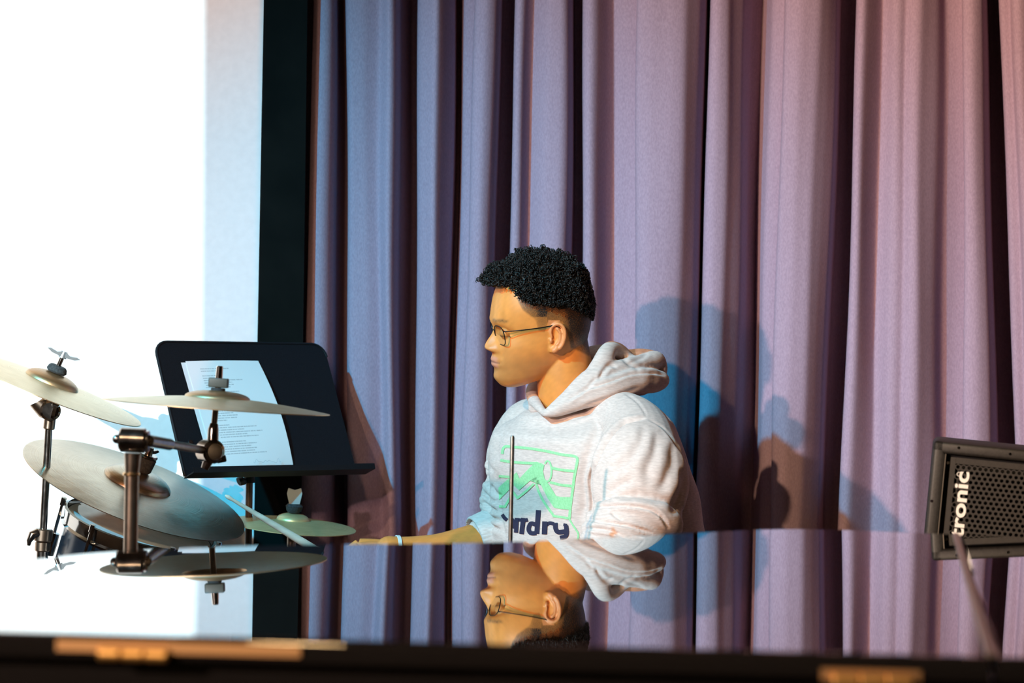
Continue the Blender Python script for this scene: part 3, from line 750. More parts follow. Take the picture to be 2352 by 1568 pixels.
# ================================================================== small loudspeaker on a stand
def speaker():
    D = 3.66; s = D / FPX; TLc = P(2146, 1012, D); ang = math.radians(-4.4)
    yw = math.radians(-9.5); ey = Vector((-math.sin(yw), math.cos(yw), 0)); e0 = Vector((math.cos(yw), math.sin(yw), 0))
    ex = e0 * math.cos(ang) + Vector((0, 0, math.sin(ang))); ez = e0 * -math.sin(ang) + Vector((0, 0, math.cos(ang)))
    Ml = Matrix(((ex.x, ey.x, ez.x, TLc.x), (ex.y, ey.y, ez.y, TLc.y), (ex.z, ey.z, ez.z, TLc.z), (0, 0, 0, 1)))
    W, H, DP = 0.25, 0.33, 0.22
    def onf(px, py):
        o = Vector((0, 0, CAM_Z)); d = P(px, py, 1.0) - o; return o + d * ((TLc - o).dot(ey) / d.dot(ey))
    cx = Ml @ Vector((W / 2, DP / 2, -H))
    t = thing('loudspeaker', (cx.x, cx.y, 0), 'black loudspeaker with perforated grille and white lettering on a pole stand', 'loudspeaker')
    body = noise_color(mat('speaker_body', rough=0.55), (0.011, 0.010, 0.009), (0.019, 0.017, 0.015), scale=(240, 240, 240), bump=0.3, bump_scale=.0006)
    gm = noise_color(mat('grille_metal', rough=0.5), (0.017, 0.015, 0.0125), (0.024, 0.021, 0.018), scale=(200, 200, 200))
    fr = 0.018
    mb = MB()
    mb.box((W / 2, DP / 2 + .014, -H / 2), (W, DP - .028, H), Ml, bevel=.010)
    for (c, sz) in (((fr / 2, .012, -H / 2), (fr, .024, H)), ((W - fr / 2, .012, -H / 2), (fr, .024, H)), ((W / 2, .012, -fr / 2), (W, .024, fr)), ((W / 2, .012, -H + fr / 2), (W, .024, fr))):
        mb.box(c, sz, Ml, bevel=.005)
    box = mb.build('cabinet', body, t)
    MB().box((fr + .0008, .004, -H / 2), (.0014, .012, H - 2 * fr), Ml).build('trim_edge', mat('trim_silver', (.5, .47, .42), .3, 1.), t, smooth=False)
    # grille: plate of hexagonal cells with open holes
    gx0, gx1, gz0, gz1 = fr + .009, W - fr - .003, -H + fr + .003, -fr - .004
    pitch = 0.0083; rowh = pitch * .866; rad = pitch / math.sqrt(3); g = MB()
    hx0, hz1 = gx0 + .012, gz1 - .014; row = 0; z = hz1
    cells = []
    while z > gz0 + .012:
        x = hx0 + (pitch / 2 if row % 2 else 0)
        while x < gx1 - .010: cells.append((x, z)); x += pitch
        z -= rowh; row += 1
    for (x, z) in cells:
        o_ = []; i_ = []
        for k in range(6):
            a = math.pi / 6 + k * math.pi / 3
            o_.append((x + rad * math.cos(a), .006, z + rad * math.sin(a))); i_.append((x + rad * .64 * math.cos(a), .006, z + rad * .64 * math.sin(a)))
        bk = [(a, .0085, c) for a, _, c in i_]
        g.add(o_ + i_ + bk, [(k, (k + 1) % 6, 6 + (k + 1) % 6, 6 + k) for k in range(6)] + [(6 + k, 6 + (k + 1) % 6, 12 + (k + 1) % 6, 12 + k) for k in range(6)], Ml)
    xa, xb = hx0 - pitch / 2, gx1 - .006; za, zb = hz1 + rad, gz0 + .010
    for (c, sz) in ((((gx0 + xa) / 2, .0068, (gz0 + gz1) / 2), (xa - gx0, .0016, gz1 - gz0)), (((xb + gx1) / 2, .0068, (gz0 + gz1) / 2), (gx1 - xb, .0016, gz1 - gz0)),
                    (((gx0 + gx1) / 2, .0072, (za + gz1) / 2), (gx1 - gx0, .0016, gz1 - za)), (((gx0 + gx1) / 2, .0072, (zb + gz0) / 2), (gx1 - gx0, .0016, zb - gz0))):
        g.box(c, sz, Ml)
    gr = g.build('grille', gm, t, smooth=False)
    MB().box((W / 2, .016, -H / 2), (W - 2 * fr, .003, H - 2 * fr), Ml).build('baffle', mat('baffle_black', (.003, .003, .003), .9), t, smooth=False)
    for (px, py) in ((2202, 1028), (2320, 1042), (2178, 1063), (2140, 1150)):
        q = Ml.inverted() @ onf(px, py); yy = -.0008 if px != 2178 else .0058
        MB().cyl(Ml @ Vector((q.x, yy, q.z)), Ml @ Vector((q.x, yy + .002, q.z)), .0022, seg=10).build('screw', BRIGHT, box)
    # lettering, reading upwards
    cu = bpy.data.curves.new('lettering', 'FONT'); cu.body = 'electronic'; cu.size = 0.0285; cu.offset = 0.00075; cu.extrude = 0.0006; cu.space_character = 1.02; cu.align_x = 'RIGHT'
    tmp = bpy.data.objects.new('tmp', cu); COL.objects.link(tmp); bpy.context.view_layer.update()
    me = bpy.data.meshes.new_from_object(tmp.evaluated_get(bpy.context.evaluated_depsgraph_get()))
    bpy.data.objects.remove(tmp)
    end = Ml.inverted() @ onf(2226, 1084)
    R_ = Matrix(((0, -1, 0, end.x), (0, 0, -1, .0052), (1, 0, 0, end.z), (0, 0, 0, 1)))      # text x -> up, text y -> left
    me.transform(t.matrix_world.inverted() @ Ml @ R_ @ Matrix.Diagonal((1.42, 1.0, 1.0, 1.0)))
    link('lettering', me, mat('white_letter', (.80, .78, .74), .45), t, smooth=False)
    rr = Ml.inverted() @ onf(2203, 1089)
    MB().lathe([(.0026, 0), (.0034, 0), (.0034, .0006), (.0026, .0006)], Ml @ Vector((rr.x, .0052, rr.z)), -(Ml.to_3x3() @ Vector((0, 1, 0))), 16, close=True).build('registered_mark', MATS['white_letter'], t)
    # pole stand
    MB().cyl((cx.x, cx.y, 0.25), (cx.x, cx.y, cx.z + .02), .0125, seg=16).build('pole', RUBBER, t)
    for k in range(3):
        a = .3 + k * 2 * math.pi / 3
        MB().tube([(cx.x, cx.y, .28), (cx.x + .16 * math.cos(a), cx.y + .16 * math.sin(a), .12), (cx.x + .26 * math.cos(a), cx.y + .26 * math.sin(a), .012)], .009, 10).build('leg', RUBBER, t)
speaker()
# ================================================================== the drummer
def voxel(mb, size, it=4, fac=0.5):
    """union of closed shapes -> one continuous smooth surface (numpy verts, faces)"""
    me = bpy.data.meshes.new('tmp'); me.from_pydata(mb.v, [], mb.f); me.update()
    bm = bmesh.new(); bm.from_mesh(me); bmesh.ops.recalc_face_normals(bm, faces=bm.faces[:]); bm.to_mesh(me); bm.free()
    o = bpy.data.objects.new('tmp', me); COL.objects.link(o)
    r = o.modifiers.new('r', 'REMESH'); r.mode = 'VOXEL'; r.voxel_size = size; r.adaptivity = 0
    if it:
        s = o.modifiers.new('s', 'SMOOTH'); s.iterations = it; s.factor = fac
    bpy.context.view_layer.update()
    out = bpy.data.meshes.new_from_object(o.evaluated_get(bpy.context.evaluated_depsgraph_get()))
    bpy.data.objects.remove(o); bpy.data.meshes.remove(me)
    return out

def co_of(me):
    a = np.empty(len(me.vertices) * 3); me.vertices.foreach_get('co', a); return a.reshape(-1, 3)
def nrm_of(me):
    a = np.empty(len(me.vertices) * 3); me.vertices.foreach_get('normal', a); return a.reshape(-1, 3)
def set_co(me, a): me.vertices.foreach_set('co', a.astype(np.float32).ravel()); me.update()
def to_px(co):
    """photo pixel of world points (used only to place sculpted folds on the surface)"""
    x, y, z = co[:, 0], co[:, 1], co[:, 2] - CAM_Z
    return np.stack([1176 + (x * CR + z * SR) / y * FPX, 784 - (-x * SR + z * CR) / y * FPX], 1)
def sstep(a, b, x):
    t = np.clip((x - a) / (b - a), 0, 1); return t * t * (3 - 2 * t)

# ---- vertex noise
def vnoise(co, scale, seed=0, oct_=2):
    r = np.random.RandomState(seed); out = np.zeros(len(co)); amp = 1.0
    for o_ in range(oct_):
        for k in range(7):
            d = r.normal(size=3); d /= np.linalg.norm(d); out += amp * np.sin(co @ d * scale * (0.7 + 0.6 * r.rand()) + r.rand() * 6.28) / 3.0
        scale *= 2.1; amp *= 0.5
    return out

HD = 4.33; HS = HD / FPX                       # head distance, metres per photo pixel there
HEAD_C = P(1245, 745, HD)
YAW, TIP = math.radians(13), math.radians(8)
HB = Matrix(((_r.x, 0, _u.x), (_r.y, 1, _u.y), (_r.z, 0, _u.z)))
HR = HB @ Matrix.Rotation(YAW, 3, 'Z') @ Matrix.Rotation(TIP, 3, 'X')
HRn = np.array(HR)
def hw(x, y, py):
    """head-local (x photo px, y sideways px with + away from camera, py photo row) -> world"""
    return HEAD_C + HR @ (Vector((x - 1245, y, 745 - py)) * HS)
def to_head(co):
    l = (co - np.array(HEAD_C)) @ HRn / HS
    return l[:, 0] + 1245, l[:, 1], 745 - l[:, 2]

def head_loft(mb):
    rows = [  # front x, front row, back x, back row, half width, front exponent
        (1232, 602, 1262, 602, 10), (1190, 609, 1302, 609, 50), (1160, 627, 1338, 631, 77), (1143, 650, 1353, 660, 91), (1133, 674, 1360, 690, 97),
        (1128, 700, 1360, 715, 99), (1125, 724, 1357, 735, 97), (1127, 742, 1355, 750, 95), (1134, 757, 1352, 762, 93), (1135, 775, 1350, 773, 91),
        (1133, 795, 1347, 784, 87), (1132, 815, 1342, 795, 81), (1133, 832, 1336, 806, 75), (1137, 848, 1328, 815, 70), (1139, 862, 1318, 825, 64), (1144, 876, 1305, 836, 57),
        (1156, 887, 1292, 846, 46), (1178, 890, 1275, 856, 27), (1205, 886, 1250, 866, 8)]
    R = spline(rows, 150); nc = 132
    vs = []
    for (fx, fy, bx, by, w) in R:
        face = float(sstep(690, 760, np.array(fy)))                       # 0 on the cranium, 1 on the face
        cxm = fx + (bx - fx) * (0.52 + 0.05 * face)
        for k in range(nc):
            th = 2 * math.pi * k / nc; c, s = math.cos(th), math.sin(th)
            e = 2.0 / (2.35 - 0.25 * face) if c < 0 else 2.0 / 2.25
            xx = math.copysign(abs(c) ** e, c); yy = math.copysign(abs(s) ** e, s)
            x = cxm + (xx * (cxm - fx) if c < 0 else xx * (bx - cxm)); y = yy * w
            u = (x - fx) / (bx - fx); py = fy + (by - fy) * u
            ay = abs(y)
            if c < 0.15:
                def tab(q, a, b): return float(np.interp(q, a, b))
                # nose
                nh = tab(fy, [744, 752, 760, 768, 776, 785, 794, 800, 804, 808, 812], [0, 1.5, 5, 9, 14, 18.5, 21, 20, 14, 5, 0])
                nw = tab(fy, [744, 765, 778, 790, 798, 806, 812], [9, 9, 10.5, 14, 19, 20, 17])
                x -= nh * math.exp(-(ay / nw) ** 2.4) * 1.04
                ala = tab(fy, [782, 790, 798, 804, 809], [0, 4, 8, 6, 0]); x -= ala * math.exp(-((ay - 17) / 6.5) ** 2)
                # lips
                lh = tab(fy, [810, 816, 822, 827, 830.5, 834, 839, 844, 850], [0, 1.0, 3.5, 5.0, 1.2, 4.5, 4.6, 0.5, 0])
                x -= lh * math.exp(-(ay / 27) ** 3)
                x += 2.0 * math.exp(-((fy - 830) / 5) ** 2) * math.exp(-((ay - 29) / 6) ** 2)      # mouth corner
                x -= 4.5 * math.exp(-((fy - 866) / 10) ** 2) * math.exp(-(ay / 24) ** 2)             # chin
                x -= 3.2 * math.exp(-((fy - 735) / 8) ** 2) * math.exp(-((ay - 34) / 24) ** 2)     # brow
                x += 13 * math.exp(-((fy - 759) / 13) ** 2) * math.exp(-((ay - 38) / 20) ** 2)     # eye socket
                x -= 3.5 * math.exp(-((fy - 790) / 16) ** 2) * math.exp(-((ay - 58) / 20) ** 2)    # cheekbone
                x += 3.0 * math.exp(-((fy - 815) / 12) ** 2) * math.exp(-((ay - 34) / 10) ** 2)    # fold beside the mouth
            vs.append(hw(x, y, py))
    n = len(R)
    fs = [(i * nc + k, i * nc + (k + 1) % nc, (i + 1) * nc + (k + 1) % nc, (i + 1) * nc + k) for i in range(n - 1) for k in range(nc)]
    fs += [tuple(range(nc)), tuple((n - 1) * nc + k for k in range(nc - 1, -1, -1))]
    mb.add(vs, fs)

def ears(mb):
    for sd in (-1, 1):
        ex, ey, epy = 1254, sd * 93, 764
        def E(u, v, o): return hw(ex + u * .98, ey + sd * (o + 0.28 * (u + 14)), epy - v)
        out = [(-14, 14), (-10, 27), (2, 35), (14, 31), (20.5, 18), (20.5, 2), (16, -13), (8, -25), (-2, -34), (-10, -36), (-14, -29), (-14.5, -12)]
        C = spline(out + [out[0]], 44)[:-1]; k = len(C)
        vs = [E(u * .93, v * .95, -10) for u, v in C] + [E(u * .9, v * .93, -2.0) for u, v in C]
        mb.add(vs, [tuple(range(k)), tuple(range(2 * k - 1, k - 1, -1))] + [(i, (i + 1) % k, k + (i + 1) % k, k + i) for i in range(k)])
        hx = spline([(-9, 2), (-12, 14), (-10, 26), (2, 33.5), (13, 30), (19, 17), (19, 2), (15, -12), (8, -23)], 30)
        mb.tube([E(u, v, 3.2) for u, v in hx], [HS * (2.6 + 1.6 * math.sin(min(1, i / 18) * math.pi / 2)) for i in range(30)], 10)
        ax = spline([(1, 24), (8, 15), (9.5, 2), (6, -10), (-1, -17)], 18)
        mb.tube([E(u, v, 2.2) for u, v in ax], HS * 3.2, 9)
        mb.tube([E(-12, 0, 1), E(-10.5, -5, 3), E(-10, -11, 1.5)], [HS * 3.5, HS * 4.4, HS * 3.2], 9)
        mb.tube([E(6, -20, 1.0), E(0, -26, 1.4), E(-7, -29, 0.6)], [HS * 5, HS * 7.2, HS * 6], 10)

def tubeP(mb, pts, seg=20, n=None):
    """pts: (px,py,dist,radius m) smooth tube"""
    A = spline(pts, n or len(pts) * 5)
    P_ = [P(a, b, c) for a, b, c, _ in A]; rr = [r for *_, r in A]
    # rounded ends
    d0 = (P_[0] - P_[1]).normalized(); d1 = (P_[-1] - P_[-2]).normalized()
    pp = [P_[0] + d0 * rr[0] * k for k in (.8, .6, .3)] + P_ + [P_[-1] + d1 * rr[-1] * k for k in (.3, .6, .8)]
    rr = [rr[0] * k for k in (.5, .78, .95)] + rr + [rr[-1] * k for k in (.95, .78, .5)]
    mb.tube(pp, rr, seg)

FW = Vector((-0.766, -0.643, 0)); LT = Vector((0.643, -0.766, 0))        # torso facing / his left side
def fist(mb, wrist, knuck, palm_n, grip, gdir):
    """hand closed on a stick: wrist, middle knuckle, back-of-hand normal, grip point on the stick and stick direction"""
    fw = (knuck - wrist).normalized(); sd = fw.cross(palm_n).normalized()
    mid = wrist.lerp(knuck, .55)
    for k, o_ in enumerate((-.027, -.009, .009, .027)):
        b0 = wrist + fw * .012 + sd * o_ * .55; b1 = knuck + sd * o_ - fw * abs(o_) * .25
        mb.tube([b0, b0.lerp(b1, .5), b1], [.014, .0135, .0115], 10, flat=(palm_n, .95))
        L1, L2, L3 = ((.042, .026, .02), (.046, .03, .022), (.043, .028, .021), (.034, .021, .018))[k]
        p1 = b1 + (fw * .82 - palm_n * .57) * L1; p2 = p1 + (fw * -.10 - palm_n * .99) * L2; p3 = p2 + (fw * -.92 - palm_n * .38) * L3
        mb.tube([b1, b1.lerp(p1, .5), p1, p1.lerp(p2, .5), p2, p2.lerp(p3, .6), p3], [.0108, .0096, .0096, .0086, .0086, .0078, .006], 10)
    t0 = wrist + fw * .02 - sd * .018 - palm_n * .008; t1 = t0 + fw * .034 - sd * .020 - palm_n * .012; t2 = t1 + fw * .030 - sd * .002 - palm_n * .010; t3 = t2 + fw * .022 + sd * .008 - palm_n * .008
    mb.tube([t0, t1, t1.lerp(t2, .5), t2, t3], [.015, .0125, .0105, .0105, .008], 10)

def relaxed_hand(mb, wrist, fw, palm_n):
    fw = fw.normalized(); sd = fw.cross(palm_n).normalized(); knuck = wrist + fw * .088
    for k, o_ in enumerate((-.027, -.009, .009, .027)):
        b0 = wrist + sd * o_ * .5; b1 = knuck + sd * o_ - fw * abs(o_) * .25
        mb.tube([b0, b0.lerp(b1, .5), b1], [.014, .0135, .0115], 10)
        L1, L2, L3 = ((.042, .026, .02), (.046, .03, .022), (.043, .028, .021), (.034, .021, .018))[k]
        p1 = b1 + (fw * .93 - palm_n * .36) * L1; p2 = p1 + (fw * .72 - palm_n * .69) * L2; p3 = p2 + (fw * .5 - palm_n * .86) * L3
        mb.tube([b1, p1, p1.lerp(p2, .5), p2, p3], [.0105, .0094, .0086, .0084, .006], 10)
    t0 = wrist + fw * .015 - sd * .018; t1 = t0 + fw * .035 - sd * .024 - palm_n * .012; t2 = t1 + fw * .03 - sd * .008 - palm_n * .008; t3 = t2 + fw * .024 - palm_n * .006
    mb.tube([t0, t1, t2, t3], [.015, .0125, .0105, .008], 10)

HIP = P(1398, 1560, 4.46)
person = thing('person', (HIP.x, HIP.y, 0), 'young person with short curly dark hair, glasses and pale hoodie drumming behind the piano', 'person')

def make_body():
    mb = MB(); head_loft(mb); ears(mb)
    for sd in (-1, 1):                                                   # eyeballs under the lids
        mb.sphere(hw(1152, sd * 37, 760), 14.5 * HS, 20, 14)
    # neck and trunk (the trunk stays inside the hoodie)
    tubeP(mb, [(1292, 790, HD, .046), (1296, 840, HD + .005, .050), (1300, 885, HD + .01, .0515), (1308, 930, HD + .02, .056), (1318, 975, HD + .035, .068)], 72, 60)
    tubeP(mb, [(1322, 992, 4.36, .080), (1340, 1060, 4.37, .108), (1360, 1200, 4.40, .118), (1385, 1400, 4.44, .12), (1395, 1500, 4.45, .12)], 24)
    # right (far) arm reaching forward with the stick
    tubeP(mb, [(1320, 990, 4.37, .06), (1222, 992, 4.48, .046), (1196, 1050, 4.51, .042), (1188, 1140, 4.505, .040), (1176, 1212, 4.48, .039), (1140, 1240, 4.46, .041),
               (1091, 1252, 4.445, .0395), (1014, 1265, 4.42, .033), (960, 1266, 4.41, .0285), (915, 1264, 4.40, .0255), (893, 1263, 4.395, .026)], 20)
    sa, se = STICK; dirn = (se - sa).normalized()
    grip = sa + (se - sa) * 0.755
    W_ = P(900, 1262, 4.397); K_ = P(826, 1262, 4.375)
    fist(mb, W_, K_, Vector((0.05, -.28, .96)).normalized(), grip, dirn)
    # left (near) arm, mostly in the sleeve
    tubeP(mb, [(1330, 990, 4.35, .06), (1440, 992, 4.27, .048), (1470, 1060, 4.20, .045), (1470, 1130, 4.16, .034), (1466, 1200, 4.125, .027), (1438, 1240, 4.095, .027),
               (1385, 1262, 4.07, .028), (1330, 1296, 4.055, .028), (1262, 1322, 4.04, .0255)], 20)
    relaxed_hand(mb, P(1256, 1325, 4.04), P(1170, 1362, 4.05) - P(1250, 1325, 4.04), Vector((-.2, -.2, .95)).normalized())
    me = voxel(mb, 0.0017, 3, 0.5)
    co = co_of(me); x, y, py = to_head(co); ay = np.abs(y)
    ishead = (py < 905) & (x > 1080) & (x < 1420)
    pe = x + 0.225 * ay; qe = py + 0.139 * ay                      # rough photo position of the near side, mirrored for the far side
    n1 = vnoise(co, 300, 1, 3); n2 = vnoise(co, 900, 2, 2)
    base = np.array([0.72, 0.258, 0.055]); col = np.tile(base, (len(co), 1)) * (1 + 0.05 * n1)[:, None]
    def blend(mask, c): 
        nonlocal col
        col = col * (1 - mask[:, None]) + np.array(c) * mask[:, None]
    front = (x < 1215)
    g = lambda v, c, s: np.exp(-((v - c) / s) ** 2)
    # rosy nose tip, cheeks, ears
    blend(0.35 * ishead * g(x, 1118, 14) * g(py, 796, 12), (0.66, 0.26, 0.12))
    blend(0.22 * ishead * front * g(py, 800, 22) * g(ay, 55, 24), (0.64, 0.25, 0.10))
    ear = ishead * (ay > 95.5 + .12 * (x - 1245)) * (x > 1236) * (x < 1290) * (py > 722) * (py < 808)
    blend(0.45 * ear, (0.68, 0.24, 0.12))
    # nostrils
    blend(0.85 * ishead * g(x, 1131, 5.5) * g(py, 804.5, 2.6) * g(ay, 9.5, 4.5), (0.10, 0.035, 0.02))
    # lips
    lip = ishead * (x < 1165) * sstep(815, 820, py) * (1 - sstep(840, 845, py)) * (1 - sstep(20, 30, ay))
    blend(0.75 * lip, (0.56, 0.22, 0.16)); blend(0.7 * ishead * (x < 1168) * g(py, 830.5, 1.6) * (ay < 30), (0.16, 0.05, 0.035))
    # faint beard shadow
    beard = ishead * (1 - sstep(1225, 1275, x)) * sstep(800, 840, py + 0.10 * (x - 1140)) * (1 - sstep(868, 888, py + .28 * np.clip(x - 1160, 0, 200))) * (1 - lip)
    blend(0.34 * np.clip(beard, 0, 1), (0.16, 0.095, 0.055))
    # eyebrows, lash line
    brow = ishead * (x < 1205) * g(py + 0.10 * (ay - 35), 732, 4.6) * sstep(12, 20, ay) * (1 - sstep(56, 68, ay)) * (0.75 + 0.25 * np.clip(n2, -1, 1))
    blend(np.clip(0.85 * brow, 0, 1), (0.05, 0.028, 0.016))
    blend(0.85 * ishead * (x < 1160) * g(py, 766 , 1.8) * g(ay, 38, 15), (0.03, 0.018, 0.012))
    blend(0.35 * ishead * (x < 1165) * g(py, 751, 1.6) * g(ay, 38, 17), (0.22, 0.10, 0.05))
    # clipped hair fading into the skin at the sides and nape
    lb = np.interp(pe, [1100, 1140, 1180, 1186, 1198, 1228, 1236, 1250, 1256, 1290, 1303, 1312, 1335, 1355, 1400], [660, 662, 662, 694, 714, 736, 760, 764, 742, 741, 764, 800, 808, 818, 820])
    dd = lb - qe
    ln = np.interp(pe, [1180, 1220, 1280, 1330, 1360], [22, 46, 60, 42, 26])
    den = sstep(-3, 5, dd) * (0.64 + 0.36 * sstep(0, 1, dd / ln)); den = np.where(ishead & (pe > 1120), den, 0)
    den = den * np.where((pe < 1254) & (qe > 728), 0.62, 1.0)
    den = np.where(ear > 0, 0, den)
    at = me.color_attributes.new('skin', 'FLOAT_COLOR', 'POINT')
    at.data.foreach_set('color', np.hstack([np.clip(col, 0, 1), np.clip(den, 0, 1)[:, None]]).astype(np.float32).ravel())
    sk = mat('skin', (0.5, 0.3, 0.2), 0.48, **{'Subsurface Weight': 0.12, 'Subsurface Scale': 0.006, 'Specular IOR Level': 0.42})
    nt = sk.node_tree; b = nt.nodes['Principled BSDF']; a = nt.nodes.new('ShaderNodeVertexColor'); a.layer_name = 'skin'
    tcn = nt.nodes.new('ShaderNodeTexCoord'); hz = nt.nodes.new('ShaderNodeTexNoise'); hz.inputs['Scale'].default_value = 700; hz.inputs['Detail'].default_value = 1
    nt.links.new(tcn.outputs['Object'], hz.inputs['Vector'])
    ma = nt.nodes.new('ShaderNodeMath'); ma.operation = 'MULTIPLY_ADD'; ma.inputs[1].default_value = 0.9; ma.inputs[2].default_value = -0.45; nt.links.new(hz.outputs[0], ma.inputs[0])
    mu = nt.nodes.new('ShaderNodeMath'); mu.operation = 'MULTIPLY_ADD'; nt.links.new(ma.outputs[0], mu.inputs[0]); nt.links.new(a.outputs[1], mu.inputs[1]); nt.links.new(a.outputs[1], mu.inputs[2]); mu.use_clamp = True
    mxh = nt.nodes.new('ShaderNodeMix'); mxh.data_type = 'RGBA'; nt.links.new(mu.outputs[0], mxh.inputs[0]); nt.links.new(a.outputs[0], mxh.inputs[6]); mxh.inputs[7].default_value = (0.012, 0.009, 0.008, 1)
    nt.links.new(mxh.outputs[2], b.inputs['Base Color'])
    b.inputs['Subsurface Radius'].default_value = (1.0, 0.35, 0.2)
    nz = nt.nodes.new('ShaderNodeTexNoise'); nz.inputs['Scale'].default_value = 900; bp = nt.nodes.new('ShaderNodeBump'); bp.inputs['Strength'].default_value = .12; bp.inputs['Distance'].default_value = .0005
    nt.links.new(nz.outputs[0], bp.inputs['Height']); nt.links.new(bp.outputs[0], b.inputs['Normal'])
    me.transform(person.matrix_world.inverted())
    o = link('body', me, sk, person)
    return o
body = make_body()

# ------------------------------------------------------------------ curly hair
def hair():
    mb0 = MB(); head_loft(mb0)
    co = np.array([tuple(v) for v in mb0.v]); nc = 132; n = len(co) // nc
    x, y, py = to_head(co); ay = np.abs(y); pe = x + .225 * ay; qe = py + .139 * ay
    bound = np.interp(pe, [1090, 1130, 1184, 1194, 1215, 1245, 1290, 1335, 1362, 1400], [652, 660, 666, 690, 700, 704, 706, 722, 736, 740])
    ab = bound - qe
    T = 24 + 5 * np.exp(-((x - 1235) / 60) ** 2)
    T = np.where(x > 1290, T - (x - 1290) * .36, T); T = T * (1 - .25 * sstep(60, 95, ay))
    side = np.interp(pe, [1180, 1215, 1260, 1330, 1370], [26, 34, 50, 75, 95])
    t = np.clip(T, 3.5, 40) * (sstep(-4, 1, ab / side) ** 1.25)
    c = np.array(HEAD_C) + HRn @ (np.array([1248 - 1245, 0, 745 - 705]) * HS)
    nr = co - c; nr /= np.linalg.norm(nr, axis=1)[:, None]
    fwd = HRn @ np.array([-1.0, 0, -0.12])
    q = sstep(1182, 1135, x) * sstep(705, 640, py)
    bumps = 1 + .20 * vnoise(co, 210, 5, 2)
    lay = (t * HS * bumps)[:, None] * nr + (q * t * 1.05 * HS)[:, None] * fwd
    cap = co + lay * .72 - nr * .0035
    keep = (ab > 6) & (t > 2.0)
    fs = [(i * nc + k, i * nc + (k + 1) % nc, (i + 1) * nc + (k + 1) % nc, (i + 1) * nc + k) for i in range(n - 1) for k in range(nc)]
    fs = [f for f in fs if all(keep[j] for j in f)]
    mb = MB(); mb.v = [tuple(v) for v in cap]; mb.f = fs + [tuple(range(nc))]
    idx = np.where((ab > 2) & (t > 1.2))[0]
    # sample by area so that the crown is not overcrowded
    ring = idx // nc; w = np.array([np.linalg.norm(co[i] - co[(i // nc) * nc + (i + 1) % nc]) for i in idx]); w /= w.sum()
    rs = np.random.RandomState(3)
    for i in rs.choice(idx, 5000, p=w):
        i = int(i); f = rs.uniform(.55, 1.0) if rs.rand() < .8 else rs.uniform(.95, 1.12)
        p = Vector(co[i] + lay[i] * f); nn = Vector(nr[i])
        ax = (nn.cross(Vector(rs.normal(size=3))) + nn * rs.uniform(-.15, .45)).normalized()
        u = ax.orthogonal().normalized(); v = ax.cross(u); r = rs.uniform(2.0, 4.6) * HS; tr = rs.uniform(1.0, 1.9); ph = rs.rand() * 6.28; pitch = rs.uniform(3.5, 7) * HS
        pts = []; m_ = 12
        r *= min(1.0, .30 + t[i] / 20)
        for k in range(m_):
            a = ph + k / (m_ - 1) * tr * 6.283
            pts.append(p + (u * math.cos(a) + v * math.sin(a)) * r + ax * pitch * (k / (m_ - 1) - .5) * tr)
        R0 = rs.uniform(.5, 1.25) * HS * 1.30 * min(1.0, .45 + t[i] / 24)
        mb.tube(pts, [R0 * (.5 + .5 * math.sin(math.pi * (.12 + .8 * k / (m_ - 1)))) for k in range(m_)], 4, cap=False)
    hm = mat('black_curls', (0.009, 0.0075, 0.007), 0.50, **{'Specular IOR Level': 0.35})
    mb.build('curly_hair', hm, person, sharp=None)
hair()
# ------------------------------------------------------------------ hoodie
def cloth_mat(name, c1, c2, rib=None):
    m = mat(name, c1, 0.92, **{'Specular IOR Level': 0.15, 'Sheen Weight': 0.15, 'Sheen Roughness': 0.6})
    noise_color(m, c1, c2, scale=(95, 95, 420), detail=5, lo=0.32, hi=0.68, bump=0.22, bump_scale=0.0007)
    return m
HOODIE = cloth_mat('heather_fleece', (0.555, 0.43, 0.385), (0.695, 0.55, 0.495))

def seg_dist(pts, q):
    """distance of 2D points to a polyline and the signed side"""
    best = np.full(len(pts), 1e9); side = np.zeros(len(pts)); tpar = np.zeros(len(pts)); L = 0.0
    q = np.array(q, float); tot = np.sum(np.linalg.norm(np.diff(q, axis=0), axis=1))
    for a, b in zip(q[:-1], q[1:]):
        ab = b - a; l2 = ab @ ab; t = np.clip(((pts - a) @ ab) / l2, 0, 1); d = pts - (a + t[:, None] * ab); dist = np.hypot(d[:, 0], d[:, 1])
        s = np.sign(ab[0] * d[:, 1] - ab[1] * d[:, 0]); m = dist < best
        best = np.where(m, dist, best); side = np.where(m, s, side); tpar = np.where(m, (L + t * math.sqrt(l2)) / tot, tpar); L += math.sqrt(l2)
    return best, side, tpar

def folds(me, strokes, face=-0.05, rounds=1):
    """press soft folds into a cloth surface along strokes: (points, depth mm, width px, lip mm)"""
    co = co_of(me); nr = nrm_of(me); px = to_px(co)
    view = co - np.array([0, 0, CAM_Z]); view /= np.linalg.norm(view, axis=1)[:, None]
    fc = np.clip((-(view * nr).sum(1) - face) / 0.25, 0, 1)
    disp = np.zeros(len(co))
    for pts, amp, w, lip in strokes:
        pts = spline(pts, max(12, len(pts) * 6)) if len(pts) > 2 else pts
        d, s, t = seg_dist(px, pts); fade = np.clip(np.minimum(t, 1 - t) * 6, 0, 1) ** .7
        disp += (-amp * np.exp(-(d / w) ** 2) + lip * np.exp(-((d - 2.0 * w) / (1.3 * w)) ** 2) * (s > 0) + .5 * lip * np.exp(-((d - 2.0 * w) / (1.3 * w)) ** 2) * (s <= 0)) * fade * .001
    set_co(me, co + nr * (disp * fc)[:, None])

